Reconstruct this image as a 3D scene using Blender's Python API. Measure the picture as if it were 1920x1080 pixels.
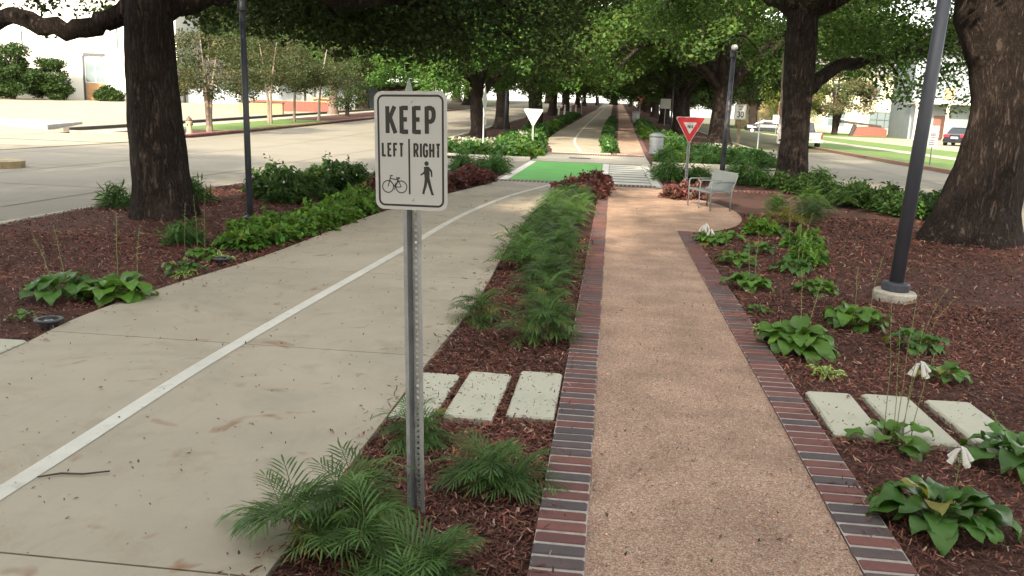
import bpy, math, random
import numpy as np
from mathutils import Vector, Matrix, noise as mnoise

# ------------------------------------------------------------------ clearing
for o in list(bpy.data.objects):
    bpy.data.objects.remove(o, do_unlink=True)
scene = bpy.context.scene
COL = scene.collection
rad = math.radians

# ------------------------------------------------------------------ camera
CAM_H, PITCH, YAW, ROLL = 1.70, rad(11.806), rad(6.23), rad(2.0)
fw = Vector((-math.sin(YAW)*math.cos(PITCH), math.cos(YAW)*math.cos(PITCH), -math.sin(PITCH)))
rt0 = Vector((math.cos(YAW), math.sin(YAW), 0))
up0 = Vector((-math.sin(YAW)*math.sin(PITCH), math.cos(YAW)*math.sin(PITCH), math.cos(PITCH)))
cr, sr = math.cos(ROLL), math.sin(ROLL)
rt = rt0*cr + up0*sr
up = up0*cr - rt0*sr
cam_data = bpy.data.cameras.new('camera')
cam = bpy.data.objects.new('camera', cam_data)
COL.objects.link(cam)
m = Matrix.Identity(4)
for i in range(3):
    m[i][0], m[i][1], m[i][2] = rt[i], up[i], -fw[i]
m[0][3], m[1][3], m[2][3] = 0, 0, CAM_H
cam.matrix_world = m
cam_data.sensor_width = 36.0
cam_data.lens = 30.0
cam_data.clip_start = 0.05
cam_data.clip_end = 2000
scene.camera = cam

# ------------------------------------------------------------------ sky and sun
SUN_EL, SUN_AZ = rad(27), rad(12)        # light travels towards +Y, turned SUN_AZ towards +X
world = bpy.data.worlds.new('World')
scene.world = world
world.use_nodes = True
wn, wl = world.node_tree.nodes, world.node_tree.links
wn.clear()
wout = wn.new('ShaderNodeOutputWorld')
wbg = wn.new('ShaderNodeBackground')
sky = wn.new('ShaderNodeTexSky')
sky.sky_type = 'NISHITA'
sky.sun_disc = False
sky.sun_elevation = SUN_EL
sky.sun_rotation = math.pi + SUN_AZ
sky.air_density = 1.0
sky.dust_density = 1.5
sky.ozone_density = 1.0
whs = wn.new('ShaderNodeHueSaturation')
whs.inputs['Saturation'].default_value = 0.30     # thin high haze: a pale, nearly white sky
wl.new(sky.outputs[0], whs.inputs['Color'])
wmx = wn.new('ShaderNodeVectorMath'); wmx.operation = 'MULTIPLY'
wmx.inputs[1].default_value = (1.05, 1.0, .90)            # late-day haze, slightly warm
wl.new(whs.outputs[0], wmx.inputs[0])
wl.new(wmx.outputs[0], wbg.inputs['Color'])
wbg.inputs['Strength'].default_value = 0.15
wl.new(wbg.outputs[0], wout.inputs['Surface'])

sun_data = bpy.data.lights.new('sun', 'SUN')
sun_data.energy = 2.2
sun_data.angle = rad(0.6)
sun_data.color = (1.0, 0.86, 0.66)
sun = bpy.data.objects.new('sun', sun_data)
COL.objects.link(sun)
sdir = Vector((math.sin(SUN_AZ)*math.cos(SUN_EL), math.cos(SUN_AZ)*math.cos(SUN_EL), -math.sin(SUN_EL)))
sun.rotation_euler = sdir.to_track_quat('-Z', 'Y').to_euler()

vs = scene.view_settings
vs.view_transform = 'Standard'
vs.look = 'None'
vs.exposure = 2.2
vs.gamma = 1.0
vs.use_curve_mapping = False
scene.cycles.use_denoising = True
scene.cycles.max_bounces = 5
scene.cycles.diffuse_bounces = 3
scene.cycles.transmission_bounces = 4
scene.cycles.transparent_max_bounces = 6
scene.cycles.sample_clamp_indirect = 6.0
scene.cycles.caustics_reflective = False
scene.cycles.caustics_refractive = False

# ------------------------------------------------------------------ terrain
def sstep(a, b, x):
    t = min(1.0, max(0.0, (x-a)/(b-a)))
    return t*t*(3-2*t)
def tz(X, Y):
    d = max(0.0, min(Y, 230)-33.0)
    return 0.022*d*d/(d+4.0)*(1-sstep(4, 10, X))

# ------------------------------------------------------------------ materials
MATS = {}
def mat(name, color=(.5,.5,.5), rough=.8, var=0.0, vscale=4.0, bump=0.0, bscale=60.0, color2=None, metal=0.0,
        attr=False, fine=0.0, fscale=120.0, stretch=None, spec=None, coat=0.0):
    if name in MATS: return MATS[name]
    mt = bpy.data.materials.new(name)
    mt.use_nodes = True
    N, L = mt.node_tree.nodes, mt.node_tree.links
    b = N['Principled BSDF']
    b.inputs['Roughness'].default_value = rough
    b.inputs['Metallic'].default_value = metal
    if spec is not None: b.inputs['Specular IOR Level'].default_value = spec
    if coat: b.inputs['Coat Weight'].default_value = coat
    tc = N.new('ShaderNodeTexCoord')
    vec = tc.outputs['Object']
    if stretch:
        mp = N.new('ShaderNodeMapping'); mp.inputs['Scale'].default_value = stretch
        L.new(vec, mp.inputs['Vector']); vec = mp.outputs[0]
    rgb = N.new('ShaderNodeRGB'); rgb.outputs[0].default_value = (*color, 1)
    cur = rgb.outputs[0]
    if var or color2:
        nz = N.new('ShaderNodeTexNoise'); nz.inputs['Scale'].default_value = vscale
        nz.inputs['Detail'].default_value = 6; nz.inputs['Roughness'].default_value = .6
        L.new(vec, nz.inputs['Vector'])
        mr = N.new('ShaderNodeMapRange'); mr.inputs[1].default_value = .35; mr.inputs[2].default_value = .65
        L.new(nz.outputs[0], mr.inputs[0])
        mx = N.new('ShaderNodeMix'); mx.data_type = 'RGBA'
        c2 = color2 if color2 else tuple(c*(1-var) for c in color)
        mx.inputs[7].default_value = (*c2, 1)
        L.new(mr.outputs[0], mx.inputs[0]); L.new(cur, mx.inputs[6]); cur = mx.outputs[2]
    if fine:
        nz = N.new('ShaderNodeTexNoise'); nz.inputs['Scale'].default_value = fscale; nz.inputs['Detail'].default_value = 3
        L.new(vec, nz.inputs['Vector'])
        mr = N.new('ShaderNodeMapRange'); mr.inputs[1].default_value = .3; mr.inputs[2].default_value = .7
        mr.inputs[3].default_value = 1-fine; mr.inputs[4].default_value = 1+fine
        L.new(nz.outputs[0], mr.inputs[0])
        mx = N.new('ShaderNodeVectorMath'); mx.operation = 'SCALE'
        L.new(cur, mx.inputs[0]); L.new(mr.outputs[0], mx.inputs['Scale']); cur = mx.outputs[0]
    if attr:
        at = N.new('ShaderNodeAttribute'); at.attribute_name = 'Col'
        mx = N.new('ShaderNodeVectorMath'); mx.operation = 'MULTIPLY'
        L.new(cur, mx.inputs[0]); L.new(at.outputs['Vector'], mx.inputs[1]); cur = mx.outputs[0]
    L.new(cur, b.inputs['Base Color'])
    if bump:
        nz = N.new('ShaderNodeTexNoise'); nz.inputs['Scale'].default_value = bscale; nz.inputs['Detail'].default_value = 5
        L.new(vec, nz.inputs['Vector'])
        bp = N.new('ShaderNodeBump'); bp.inputs['Strength'].default_value = bump; bp.inputs['Distance'].default_value = .02
        L.new(nz.outputs[0], bp.inputs['Height']); L.new(bp.outputs[0], b.inputs['Normal'])
    MATS[name] = mt
    return mt

def leafmat(name, color, trans=.35, rough=.5, color2=None, vscale=1.2, tint=(1.25,1.25,.55), spec=.35, age=0.0):
    """two-sided leaf: diffuse + translucent + weak gloss, per-leaf tint from the Col attribute"""
    if name in MATS: return MATS[name]
    mt = bpy.data.materials.new(name); mt.use_nodes = True
    N, L = mt.node_tree.nodes, mt.node_tree.links
    b = N['Principled BSDF']; out = N['Material Output']
    b.inputs['Roughness'].default_value = rough
    b.inputs['Specular IOR Level'].default_value = spec
    rgb = N.new('ShaderNodeRGB'); rgb.outputs[0].default_value = (*color, 1)
    cur = rgb.outputs[0]
    if color2:
        tc = N.new('ShaderNodeTexCoord')
        nz = N.new('ShaderNodeTexNoise'); nz.inputs['Scale'].default_value = vscale; nz.inputs['Detail'].default_value = 3
        L.new(tc.outputs['Object'], nz.inputs['Vector'])
        mr = N.new('ShaderNodeMapRange'); mr.inputs[1].default_value = .38; mr.inputs[2].default_value = .62
        L.new(nz.outputs[0], mr.inputs[0])
        mx = N.new('ShaderNodeMix'); mx.data_type = 'RGBA'; mx.inputs[7].default_value = (*color2, 1)
        L.new(mr.outputs[0], mx.inputs[0]); L.new(cur, mx.inputs[6]); cur = mx.outputs[2]
    if age:       # a few leaves yellowing, every leaf a slightly different green
        oi = N.new('ShaderNodeObjectInfo')
        sc_ = N.new('ShaderNodeVectorMath'); sc_.operation = 'SCALE'
        mr = N.new('ShaderNodeMapRange'); mr.inputs[3].default_value = .72; mr.inputs[4].default_value = 1.25
        mm = N.new('ShaderNodeMath'); mm.operation = 'FRACT'; m5 = N.new('ShaderNodeMath'); m5.operation = 'MULTIPLY'; m5.inputs[1].default_value = 7.31
        L.new(oi.outputs['Random'], m5.inputs[0]); L.new(m5.outputs[0], mm.inputs[0]); L.new(mm.outputs[0], mr.inputs[0])
        L.new(cur, sc_.inputs[0]); L.new(mr.outputs[0], sc_.inputs['Scale']); cur = sc_.outputs[0]
        gt = N.new('ShaderNodeMath'); gt.operation = 'GREATER_THAN'; gt.inputs[1].default_value = 1-age; L.new(oi.outputs['Random'], gt.inputs[0])
        mx = N.new('ShaderNodeMix'); mx.data_type = 'RGBA'; mx.inputs[7].default_value = (.27, .22, .045, 1)
        m6 = N.new('ShaderNodeMath'); m6.operation = 'MULTIPLY'; m6.inputs[1].default_value = .75; L.new(gt.outputs[0], m6.inputs[0])
        L.new(m6.outputs[0], mx.inputs[0]); L.new(cur, mx.inputs[6]); cur = mx.outputs[2]
    at = N.new('ShaderNodeAttribute'); at.attribute_name = 'Col'
    mu = N.new('ShaderNodeVectorMath'); mu.operation = 'MULTIPLY'
    L.new(cur, mu.inputs[0]); L.new(at.outputs['Vector'], mu.inputs[1]); cur = mu.outputs[0]
    L.new(cur, b.inputs['Base Color'])
    tr = N.new('ShaderNodeBsdfTranslucent')
    tt = N.new('ShaderNodeVectorMath'); tt.operation = 'MULTIPLY'; tt.inputs[1].default_value = tint
    L.new(cur, tt.inputs[0]); L.new(tt.outputs[0], tr.inputs['Color'])
    ms = N.new('ShaderNodeMixShader'); ms.inputs[0].default_value = trans
    L.new(b.outputs[0], ms.inputs[1]); L.new(tr.outputs[0], ms.inputs[2]); L.new(ms.outputs[0], out.inputs['Surface'])
    MATS[name] = mt
    return mt

# ------------------------------------------------------------------ object helpers
def tag(o, label=None, cat=None, group=None, kind=None):
    if label: o['label'] = label
    if cat: o['category'] = cat
    if group: o['group'] = group
    if kind: o['kind'] = kind
    return o
def link(name, data, parent=None, loc=None, rot=None, scale=None):
    o = bpy.data.objects.new(name, data)
    COL.objects.link(o)
    if parent: o.parent = parent
    if loc is not None: o.location = loc
    if rot is not None: o.rotation_euler = rot
    if scale is not None: o.scale = scale if hasattr(scale, '__len__') else (scale,)*3
    return o
def empty(name, loc, rz=0, label=None, cat=None, group=None, scale=1):
    o = link(name, None, None, loc, (0, 0, rz), scale)
    o.empty_display_size = .2
    return tag(o, label, cat, group)
def copy_tree(o, parent=None):
    c = o.copy(); COL.objects.link(c); c.parent = parent
    for ch in o.children:
        copy_tree(ch, c)
    return c

class MB:
    """collects shapes, builds one mesh"""
    def __init__(s): s.v = []; s.f = []; s.c = []; s.col = (1, 1, 1)
    def _add(s, vs, fs):
        n = len(s.v); s.v += [tuple(x) for x in vs]; s.c += [s.col]*len(vs)
        s.f += [tuple(i+n for i in f) for f in fs]
    def box(s, x0, x1, y0, y1, z0, z1, M=None):
        vs = [(x0,y0,z0),(x1,y0,z0),(x1,y1,z0),(x0,y1,z0),(x0,y0,z1),(x1,y0,z1),(x1,y1,z1),(x0,y1,z1)]
        if M: vs = [M @ Vector(v) for v in vs]
        s._add(vs, [(0,3,2,1),(4,5,6,7),(0,1,5,4),(1,2,6,5),(2,3,7,6),(3,0,4,7)]); return s
    def cbox(s, x0, x1, y0, y1, z0, z1, b=.01, M=None):
        """box with chamfered edges (top and uprights)"""
        def ring(e, z): return [(x0+e+b,y0+e,z),(x1-e-b,y0+e,z),(x1-e,y0+e+b,z),(x1-e,y1-e-b,z),(x1-e-b,y1-e,z),(x0+e+b,y1-e,z),(x0+e,y1-e-b,z),(x0+e,y0+e+b,z)]
        vs = ring(0, z0)+ring(0, z1-b)+ring(b, z1)
        if M: vs = [M @ Vector(v) for v in vs]
        fs = [tuple(range(7, -1, -1)), tuple(range(16, 24))]
        for k in (0, 8):
            for i in range(8):
                j = (i+1) % 8; fs.append((k+i, k+j, k+8+j, k+8+i))
        s._add(vs, fs); return s
    def tube(s, pts, r, n=8, cap=True, squash=1.0):
        P = [Vector(p) for p in pts]
        R = r if hasattr(r, '__len__') else [r]*len(P)
        vs = []; fs = []
        t = (P[1]-P[0]).normalized()
        a = Vector((0,0,1)) if abs(t.z) < .9 else Vector((1,0,0))
        u = t.cross(a).normalized()
        for i, p in enumerate(P):
            t2 = (P[min(i+1, len(P)-1)]-P[max(i-1, 0)]).normalized()
            u = (u - t2*u.dot(t2)).normalized(); w = t2.cross(u)
            for k in range(n):
                an = 2*math.pi*k/n
                vs.append(p + u*(R[i]*math.cos(an)) + w*(R[i]*squash*math.sin(an)))
        for i in range(len(P)-1):
            for k in range(n):
                k2 = (k+1) % n
                fs.append((i*n+k, i*n+k2, (i+1)*n+k2, (i+1)*n+k))
        if cap:
            fs.append(tuple(range(n-1, -1, -1))); m0 = (len(P)-1)*n
            fs.append(tuple(range(m0, m0+n)))
        s._add(vs, fs); return s
    def lathe(s, prof, n=24, c=(0,0,0), cap=True):
        vs = []; fs = []
        for r, z in prof:
            for k in range(n):
                an = 2*math.pi*k/n; vs.append((c[0]+r*math.cos(an), c[1]+r*math.sin(an), c[2]+z))
        for i in range(len(prof)-1):
            for k in range(n):
                k2 = (k+1) % n; fs.append((i*n+k, i*n+k2, (i+1)*n+k2, (i+1)*n+k))
        if cap:
            fs.append(tuple(range(n-1, -1, -1))); m0 = (len(prof)-1)*n; fs.append(tuple(range(m0, m0+n)))
        s._add(vs, fs); return s
    def prism(s, poly, z0, z1, M=None):
        n = len(poly)
        vs = [(x, y, z0) for x, y in poly]+[(x, y, z1) for x, y in poly]
        if M: vs = [M @ Vector(v) for v in vs]
        fs = [tuple(range(n-1, -1, -1)), tuple(range(n, 2*n))]
        for i in range(n):
            j = (i+1) % n; fs.append((i, j, n+j, n+i))
        s._add(vs, fs); return s
    def ribbon(s, pts, w, z, closed=False):
        """flat stroke of width w in the local x-y plane at height z"""
        P = [Vector((p[0], p[1])) for p in pts]; n = len(P); vs = []; fs = []
        for i in range(n):
            a = P[i-1] if (i > 0 or closed) else None
            b = P[(i+1) % n] if (i < n-1 or closed) else None
            d1 = (P[i]-a).normalized() if a is not None else None
            d2 = (b-P[i]).normalized() if b is not None else None
            if d1 is None: d1 = d2
            if d2 is None: d2 = d1
            n1 = Vector((-d1.y, d1.x)); n2 = Vector((-d2.y, d2.x))
            nn = n1+n2
            nn = nn.normalized() if nn.length > 1e-6 else n1
            ww = (w[i] if hasattr(w, '__len__') else w)*.5/max(.45, nn.dot(n1))
            vs += [(P[i].x+nn.x*ww, P[i].y+nn.y*ww, z), (P[i].x-nn.x*ww, P[i].y-nn.y*ww, z)]
        for i in range(n if closed else n-1):
            j = (i+1) % n; fs.append((2*i+1, 2*j+1, 2*j, 2*i))
        s._add(vs, fs); return s
    def mesh(s, name, material=None, smooth=False, colors=False):
        me = bpy.data.meshes.new(name)
        me.from_pydata(s.v, [], s.f)
        if colors or any(c != (1, 1, 1) for c in s.c):
            ca = me.color_attributes.new('Col', 'FLOAT_COLOR', 'POINT')
            arr = np.ones((len(s.v), 4), np.float32); arr[:, :3] = np.array(s.c, np.float32)
            ca.data.foreach_set('color', arr.ravel())
        if smooth: me.polygons.foreach_set('use_smooth', [True]*len(me.polygons))
        if material: me.materials.append(material)
        me.update(); return me
    def build(s, name, material=None, parent=None, smooth=False, loc=None, rot=None, scale=None, colors=False):
        return link(name, s.mesh(name, material, smooth, colors), parent, loc, rot, scale)

def np_mesh(name, V, F, C=None, material=None, smooth=False):
    """mesh from numpy verts (n,3), equal-sized faces (m,k), colours (n,3)"""
    me = bpy.data.meshes.new(name)
    V = np.asarray(V, np.float32); F = np.asarray(F, np.int32)
    k = F.shape[1]
    me.vertices.add(len(V)); me.vertices.foreach_set('co', V.ravel())
    me.loops.add(F.size); me.loops.foreach_set('vertex_index', F.ravel())
    me.polygons.add(len(F))
    me.polygons.foreach_set('loop_start', np.arange(0, F.size, k, dtype=np.int32))
    if smooth: me.polygons.foreach_set('use_smooth', np.ones(len(F), bool))
    me.update(calc_edges=True)
    if C is not None:
        ca = me.color_attributes.new('Col', 'FLOAT_COLOR', 'POINT')
        a = np.ones((len(V), 4), np.float32); a[:, :3] = C
        ca.data.foreach_set('color', a.ravel())
    if material: me.materials.append(material)
    me.validate()
    return me

def interp(tab, y):
    """smooth (Catmull-Rom-like cosine) lookup in [(y, x), ...]"""
    if y <= tab[0][0]: return tab[0][1]
    for i in range(len(tab)-1):
        a, b = tab[i], tab[i+1]
        if y <= b[0]:
            t = (y-a[0])/(b[0]-a[0])
            m0 = (b[1]-tab[i-1][1])/(b[0]-tab[i-1][0]) if i > 0 else (b[1]-a[1])/(b[0]-a[0])
            m1 = (tab[i+2][1]-a[1])/(tab[i+2][0]-a[0]) if i < len(tab)-2 else (b[1]-a[1])/(b[0]-a[0])
            h = b[0]-a[0]
            return ((2*t**3-3*t*t+1)*a[1] + (t**3-2*t*t+t)*h*m0 + (-2*t**3+3*t*t)*b[1] + (t**3-t*t)*h*m1)
    return tab[-1][1]

def strip(xl, xr, ys, dz=0.0, nx=1, thick=0.0, terrain=True, zf=None):
    """sheet between x = xl(y) and xr(y); with thick > 0 it gets side faces"""
    fl = xl if callable(xl) else (lambda y: xl)
    fr = xr if callable(xr) else (lambda y: xr)
    mb = MB(); vs = []; fs = []
    n = nx+1
    for y in ys:
        a, b = fl(y), fr(y)
        for i in range(n):
            x = a+(b-a)*i/nx
            vs.append((x, y, (tz(x, y) if terrain else 0)+dz+(zf(x, y) if zf else 0)))
    for j in range(len(ys)-1):
        for i in range(nx):
            fs.append((j*n+i, j*n+i+1, (j+1)*n+i+1, (j+1)*n+i))
    if thick:
        k = len(vs)
        vs += [(x, y, z-thick) for x, y, z in vs]
        m_ = len(ys)-1
        for j in range(m_):
            fs.append((j*n, (j+1)*n, k+(j+1)*n, k+j*n))
            fs.append(((j+1)*n+nx, j*n+nx, k+j*n+nx, k+(j+1)*n+nx))
        for i in range(nx):
            fs.append((i+1, i, k+i, k+i+1))
            fs.append((m_*n+i, m_*n+i+1, k+m_*n+i+1, k+m_*n+i))
    mb._add(vs, fs); return mb
def frange(a, b, st):
    n = max(1, int(round(abs(b-a)/st))); return [a+(b-a)*i/n for i in range(n+1)]
def kerb(pts, w, zb, zt, ch=.02):
    """kerb along a polyline; w to the left of the direction of travel; follows the terrain"""
    P = [Vector((p[0], p[1], 0)) for p in pts]; n = len(P); vs = []; fs = []
    for i in range(n):
        t = (P[min(i+1, n-1)]-P[max(i-1, 0)]).normalized(); nn = Vector((-t.y, t.x, 0))
        g = tz(P[i].x, P[i].y)
        a, b = P[i], P[i]+nn*w
        vs += [(a.x, a.y, g+zb), (a.x, a.y, g+zt-ch), (a.x+nn.x*ch, a.y+nn.y*ch, g+zt), (b.x-nn.x*ch, b.y-nn.y*ch, g+zt), (b.x, b.y, g+zt-ch), (b.x, b.y, g+zb)]
    for i in range(n-1):
        for k in range(5):
            fs.append((i*6+k, i*6+k+1, (i+1)*6+k+1, (i+1)*6+k))
    fs.append((0, 1, 2, 3, 4, 5)); m0 = (n-1)*6; fs.append((m0+5, m0+4, m0+3, m0+2, m0+1, m0))
    fs = [tuple(reversed(f)) for f in fs]
    mb = MB(); mb._add(vs, fs); return mb
def arc(cx, cy, r, a0, a1, n=10):
    return [(cx+r*math.cos(rad(a0+(a1-a0)*i/n)), cy+r*math.sin(rad(a0+(a1-a0)*i/n))) for i in range(n+1)]
rng = random.Random(7)

def N_(mt): return mt.node_tree.nodes, mt.node_tree.links
def noise_node(N, L, vec, scale, detail=5, rough=.6, dist=0.0):
    n = N.new('ShaderNodeTexNoise'); n.inputs['Scale'].default_value = scale; n.inputs['Detail'].default_value = detail
    n.inputs['Roughness'].default_value = rough; n.inputs['Distortion'].default_value = dist
    L.new(vec, n.inputs['Vector']); return n.outputs[0]
def remap(N, L, v, a, b, c=0.0, d=1.0):
    m_ = N.new('ShaderNodeMapRange'); m_.inputs[1].default_value = a; m_.inputs[2].default_value = b; m_.inputs[3].default_value = c; m_.inputs[4].default_value = d
    L.new(v, m_.inputs[0]); return m_.outputs[0]
def mixc(N, L, f, a, b):
    x = N.new('ShaderNodeMix'); x.data_type = 'RGBA'
    L.new(f, x.inputs[0])
    for i, c in ((6, a), (7, b)):
        if isinstance(c, tuple): x.inputs[i].default_value = (*c, 1)
        else: L.new(c, x.inputs[i])
    return x.outputs[2]
def weathered(name, base, alt, stain, rough=.85, specks=.5, scale=1.0, bump=.12, rust=0.0):
    """broom-finished concrete: cloudy tone, brown stains with their own outlines, pores, faint streaks"""
    if name in MATS: return MATS[name]
    mt = bpy.data.materials.new(name); mt.use_nodes = True; N, L = N_(mt)
    b = N['Principled BSDF']; b.inputs['Roughness'].default_value = rough; b.inputs['Specular IOR Level'].default_value = .3
    tc = N.new('ShaderNodeTexCoord'); v = tc.outputs['Object']
    c = mixc(N, L, remap(N, L, noise_node(N, L, v, .9*scale, 7, .65), .32, .68), base, alt)
    c = mixc(N, L, remap(N, L, noise_node(N, L, v, 2.3*scale, 6, .7, .6), .54, .72, 0, .6), c, stain)
    mp = N.new('ShaderNodeMapping'); mp.inputs['Scale'].default_value = (9, .7, 1); L.new(v, mp.inputs['Vector'])
    c = mixc(N, L, remap(N, L, noise_node(N, L, mp.outputs[0], 1.2*scale, 5), .55, .8, 0, .35), c, tuple(x*.72 for x in base))
    c = mixc(N, L, remap(N, L, noise_node(N, L, v, 150, 3), .62, .70, 0, specks*.6), c, tuple(x*.45 for x in base))
    c = mixc(N, L, remap(N, L, noise_node(N, L, v, 240, 2), .35, .65, 0, .22), c, tuple(min(1, x*1.3) for x in base))
    if rust:
        c = mixc(N, L, remap(N, L, noise_node(N, L, v, 3.1, 3, .5, 1.0), .64, .76, 0, rust), c, (.24, .12, .06))
        c = mixc(N, L, remap(N, L, noise_node(N, L, v, .55, 5, .65, 1.5), .52, .68, 0, .5), c, tuple(x*.70 for x in base))
    oi = N.new('ShaderNodeObjectInfo'); sc_ = N.new('ShaderNodeVectorMath'); sc_.operation = 'SCALE'
    L.new(c, sc_.inputs[0]); L.new(remap(N, L, oi.outputs['Random'], 0, 1, .93, 1.06), sc_.inputs['Scale']); c = sc_.outputs[0]
    L.new(c, b.inputs['Base Color'])
    bp = N.new('ShaderNodeBump'); bp.inputs['Strength'].default_value = bump; bp.inputs['Distance'].default_value = .02
    L.new(noise_node(N, L, v, 130, 5), bp.inputs['Height']); L.new(bp.outputs[0], b.inputs['Normal'])
    MATS[name] = mt; return mt
def worn_paint(name, paint, under, wear=.5, scale=1.0):
    if name in MATS: return MATS[name]
    mt = bpy.data.materials.new(name); mt.use_nodes = True; N, L = N_(mt)
    b = N['Principled BSDF']; b.inputs['Roughness'].default_value = .75
    tc = N.new('ShaderNodeTexCoord'); v = tc.outputs['Object']
    c = mixc(N, L, remap(N, L, noise_node(N, L, v, 2.0*scale, 6, .7), .35, .7), paint, tuple(x*.80 for x in paint))
    c = mixc(N, L, remap(N, L, noise_node(N, L, v, 38*scale, 6, .75, .5), .60, .68, 0, wear), c, under)
    c = mixc(N, L, remap(N, L, noise_node(N, L, v, 6*scale, 5, .7, 1.0), .60, .75, 0, wear*.7), c, tuple(x*.6 for x in under))
    L.new(c, b.inputs['Base Color'])
    bp = N.new('ShaderNodeBump'); bp.inputs['Strength'].default_value = .15; bp.inputs['Distance'].default_value = .01
    L.new(noise_node(N, L, v, 110, 5), bp.inputs['Height']); L.new(bp.outputs[0], b.inputs['Normal'])
    MATS[name] = mt; return mt
def furrowed_bark(name, ridge_c, furrow_c, scale=9.0, stretch=.16):
    mt = bpy.data.materials.new(name); mt.use_nodes = True; N, L = N_(mt)
    b = N['Principled BSDF']; b.inputs['Roughness'].default_value = .95; b.inputs['Specular IOR Level'].default_value = .15
    tc = N.new('ShaderNodeTexCoord'); mp = N.new('ShaderNodeMapping'); mp.inputs['Scale'].default_value = (1, 1, stretch)
    L.new(tc.outputs['Object'], mp.inputs['Vector']); v = mp.outputs[0]
    n1 = noise_node(N, L, v, scale*1.7, 6, .72, .7)
    ab = N.new('ShaderNodeMath'); ab.operation = 'SUBTRACT'; ab.inputs[1].default_value = .5; L.new(n1, ab.inputs[0])
    a2 = N.new('ShaderNodeMath'); a2.operation = 'ABSOLUTE'; L.new(ab.outputs[0], a2.inputs[0])
    h = remap(N, L, a2.outputs[0], .0, .11)                       # creases where the noise crosses its middle
    mp2 = N.new('ShaderNodeMapping'); mp2.inputs['Scale'].default_value = (1, 1, .55); L.new(tc.outputs['Object'], mp2.inputs['Vector'])
    n2 = noise_node(N, L, mp2.outputs[0], 34, 5, .7)
    c = mixc(N, L, h, furrow_c, ridge_c)
    c = mixc(N, L, remap(N, L, noise_node(N, L, tc.outputs['Object'], 1.6, 5), .50, .72, 0, .55), c, tuple(x*1.55 for x in ridge_c))
    c = mixc(N, L, remap(N, L, n2, .42, .66, 0, .65), c, furrow_c)
    L.new(c, b.inputs['Base Color'])
    sm = N.new('ShaderNodeMath'); sm.operation = 'MULTIPLY_ADD'; sm.inputs[1].default_value = .7
    L.new(n2, sm.inputs[0]); L.new(h, sm.inputs[2])
    bp = N.new('ShaderNodeBump'); bp.inputs['Strength'].default_value = 1.0; bp.inputs['Distance'].default_value = .035
    L.new(sm.outputs[0], bp.inputs['Height']); L.new(bp.outputs[0], b.inputs['Normal'])
    MATS[name] = mt; return mt
ORD = ['first','second','third','fourth','fifth','sixth','seventh','eighth','ninth','tenth','eleventh','twelfth','thirteenth','fourteenth','fifteenth','sixteenth','seventeenth','eighteenth','nineteenth','twentieth']
def nth(i):
    if i < 20: return ORD[i]
    t = ['', '', 'twenty', 'thirty', 'forty', 'fifty', 'sixty'][(i+1)//10]
    u = (i+1) % 10
    return (t[:-1]+'ieth') if u == 0 else t+'-'+ORD[u-1]
# ================================================================== the setting
M_concrete = weathered('concrete_path', (.425,.375,.290), (.350,.305,.232), (.25,.19,.13), rust=.85)
M_paint = worn_paint('white_road_paint', (.68,.66,.58), (.36,.32,.25), .75)
M_road = weathered('pale_concrete_road', (.27,.245,.195), (.22,.20,.16), (.17,.145,.11), scale=.35, specks=.3)
M_lot = weathered('pale_parking_concrete', (.34,.30,.225), (.29,.255,.19), (.23,.19,.14), scale=.3, specks=.3)
M_kerb = mat('kerb_concrete', (.44,.41,.35), .85, var=.25, vscale=2.5, bump=.15, bscale=60, fine=.1, fscale=60)
M_kerbred = mat('red_kerb_paint', (.30,.10,.10), .8, color2=(.36,.20,.19), vscale=2.2, bump=.1, bscale=60)
M_joint = mat('joint_filler', (.07,.06,.05), .95)
M_mulch = mat('bark_mulch', (.105,.037,.022), .95, color2=(.05,.018,.012), vscale=30, bump=1.0, bscale=90, fine=.3, fscale=110)
M_mortar = mat('mortar', (.47,.42,.37), .95, var=.3, vscale=20, bump=.3, bscale=150)
def brick_material():
    mt = bpy.data.materials.new('paving_brick'); mt.use_nodes = True; N, L = N_(mt)
    b = N['Principled BSDF']; b.inputs['Roughness'].default_value = .88; b.inputs['Specular IOR Level'].default_value = .25
    g = N.new('ShaderNodeNewGeometry'); v = g.outputs['Position']
    c = mixc(N, L, remap(N, L, noise_node(N, L, v, 14, 6, .7), .3, .7), (.195,.094,.080), (.145,.076,.068))
    at = N.new('ShaderNodeAttribute'); at.attribute_name = 'Col'
    mu = N.new('ShaderNodeVectorMath'); mu.operation = 'MULTIPLY'; L.new(c, mu.inputs[0]); L.new(at.outputs['Vector'], mu.inputs[1]); c = mu.outputs[0]
    c = mixc(N, L, remap(N, L, noise_node(N, L, v, 42, 6, .75, 1.2), .64, .70, 0, .75), c, (.44,.38,.34))     # lime and mortar smears
    c = mixc(N, L, remap(N, L, noise_node(N, L, v, 2.6, 5, .7), .55, .75, 0, .45), c, (.075,.05,.042))         # grime
    L.new(c, b.inputs['Base Color'])
    bp = N.new('ShaderNodeBump'); bp.inputs['Strength'].default_value = .35; bp.inputs['Distance'].default_value = .01
    L.new(noise_node(N, L, v, 120, 5), bp.inputs['Height']); L.new(bp.outputs[0], b.inputs['Normal'])
    return mt
M_brickm = brick_material()
M_stone = weathered('stepping_stone_concrete', (.50,.49,.39), (.45,.44,.345), (.34,.31,.22), .9, .6, 3.0, .3)
M_grass = mat('lawn', (.085,.17,.02), .9, color2=(.13,.20,.04), vscale=.8, bump=.6, bscale=40, fine=.25, fscale=25)
M_earth = mat('leafy_ground', (.13,.11,.055), .95, color2=(.07,.085,.03), vscale=.3, bump=.5, bscale=10, fine=.2, fscale=8)
M_green = worn_paint('green_lane_paint', (.115,.41,.070), (.12,.26,.09), .5, .6)
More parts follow.
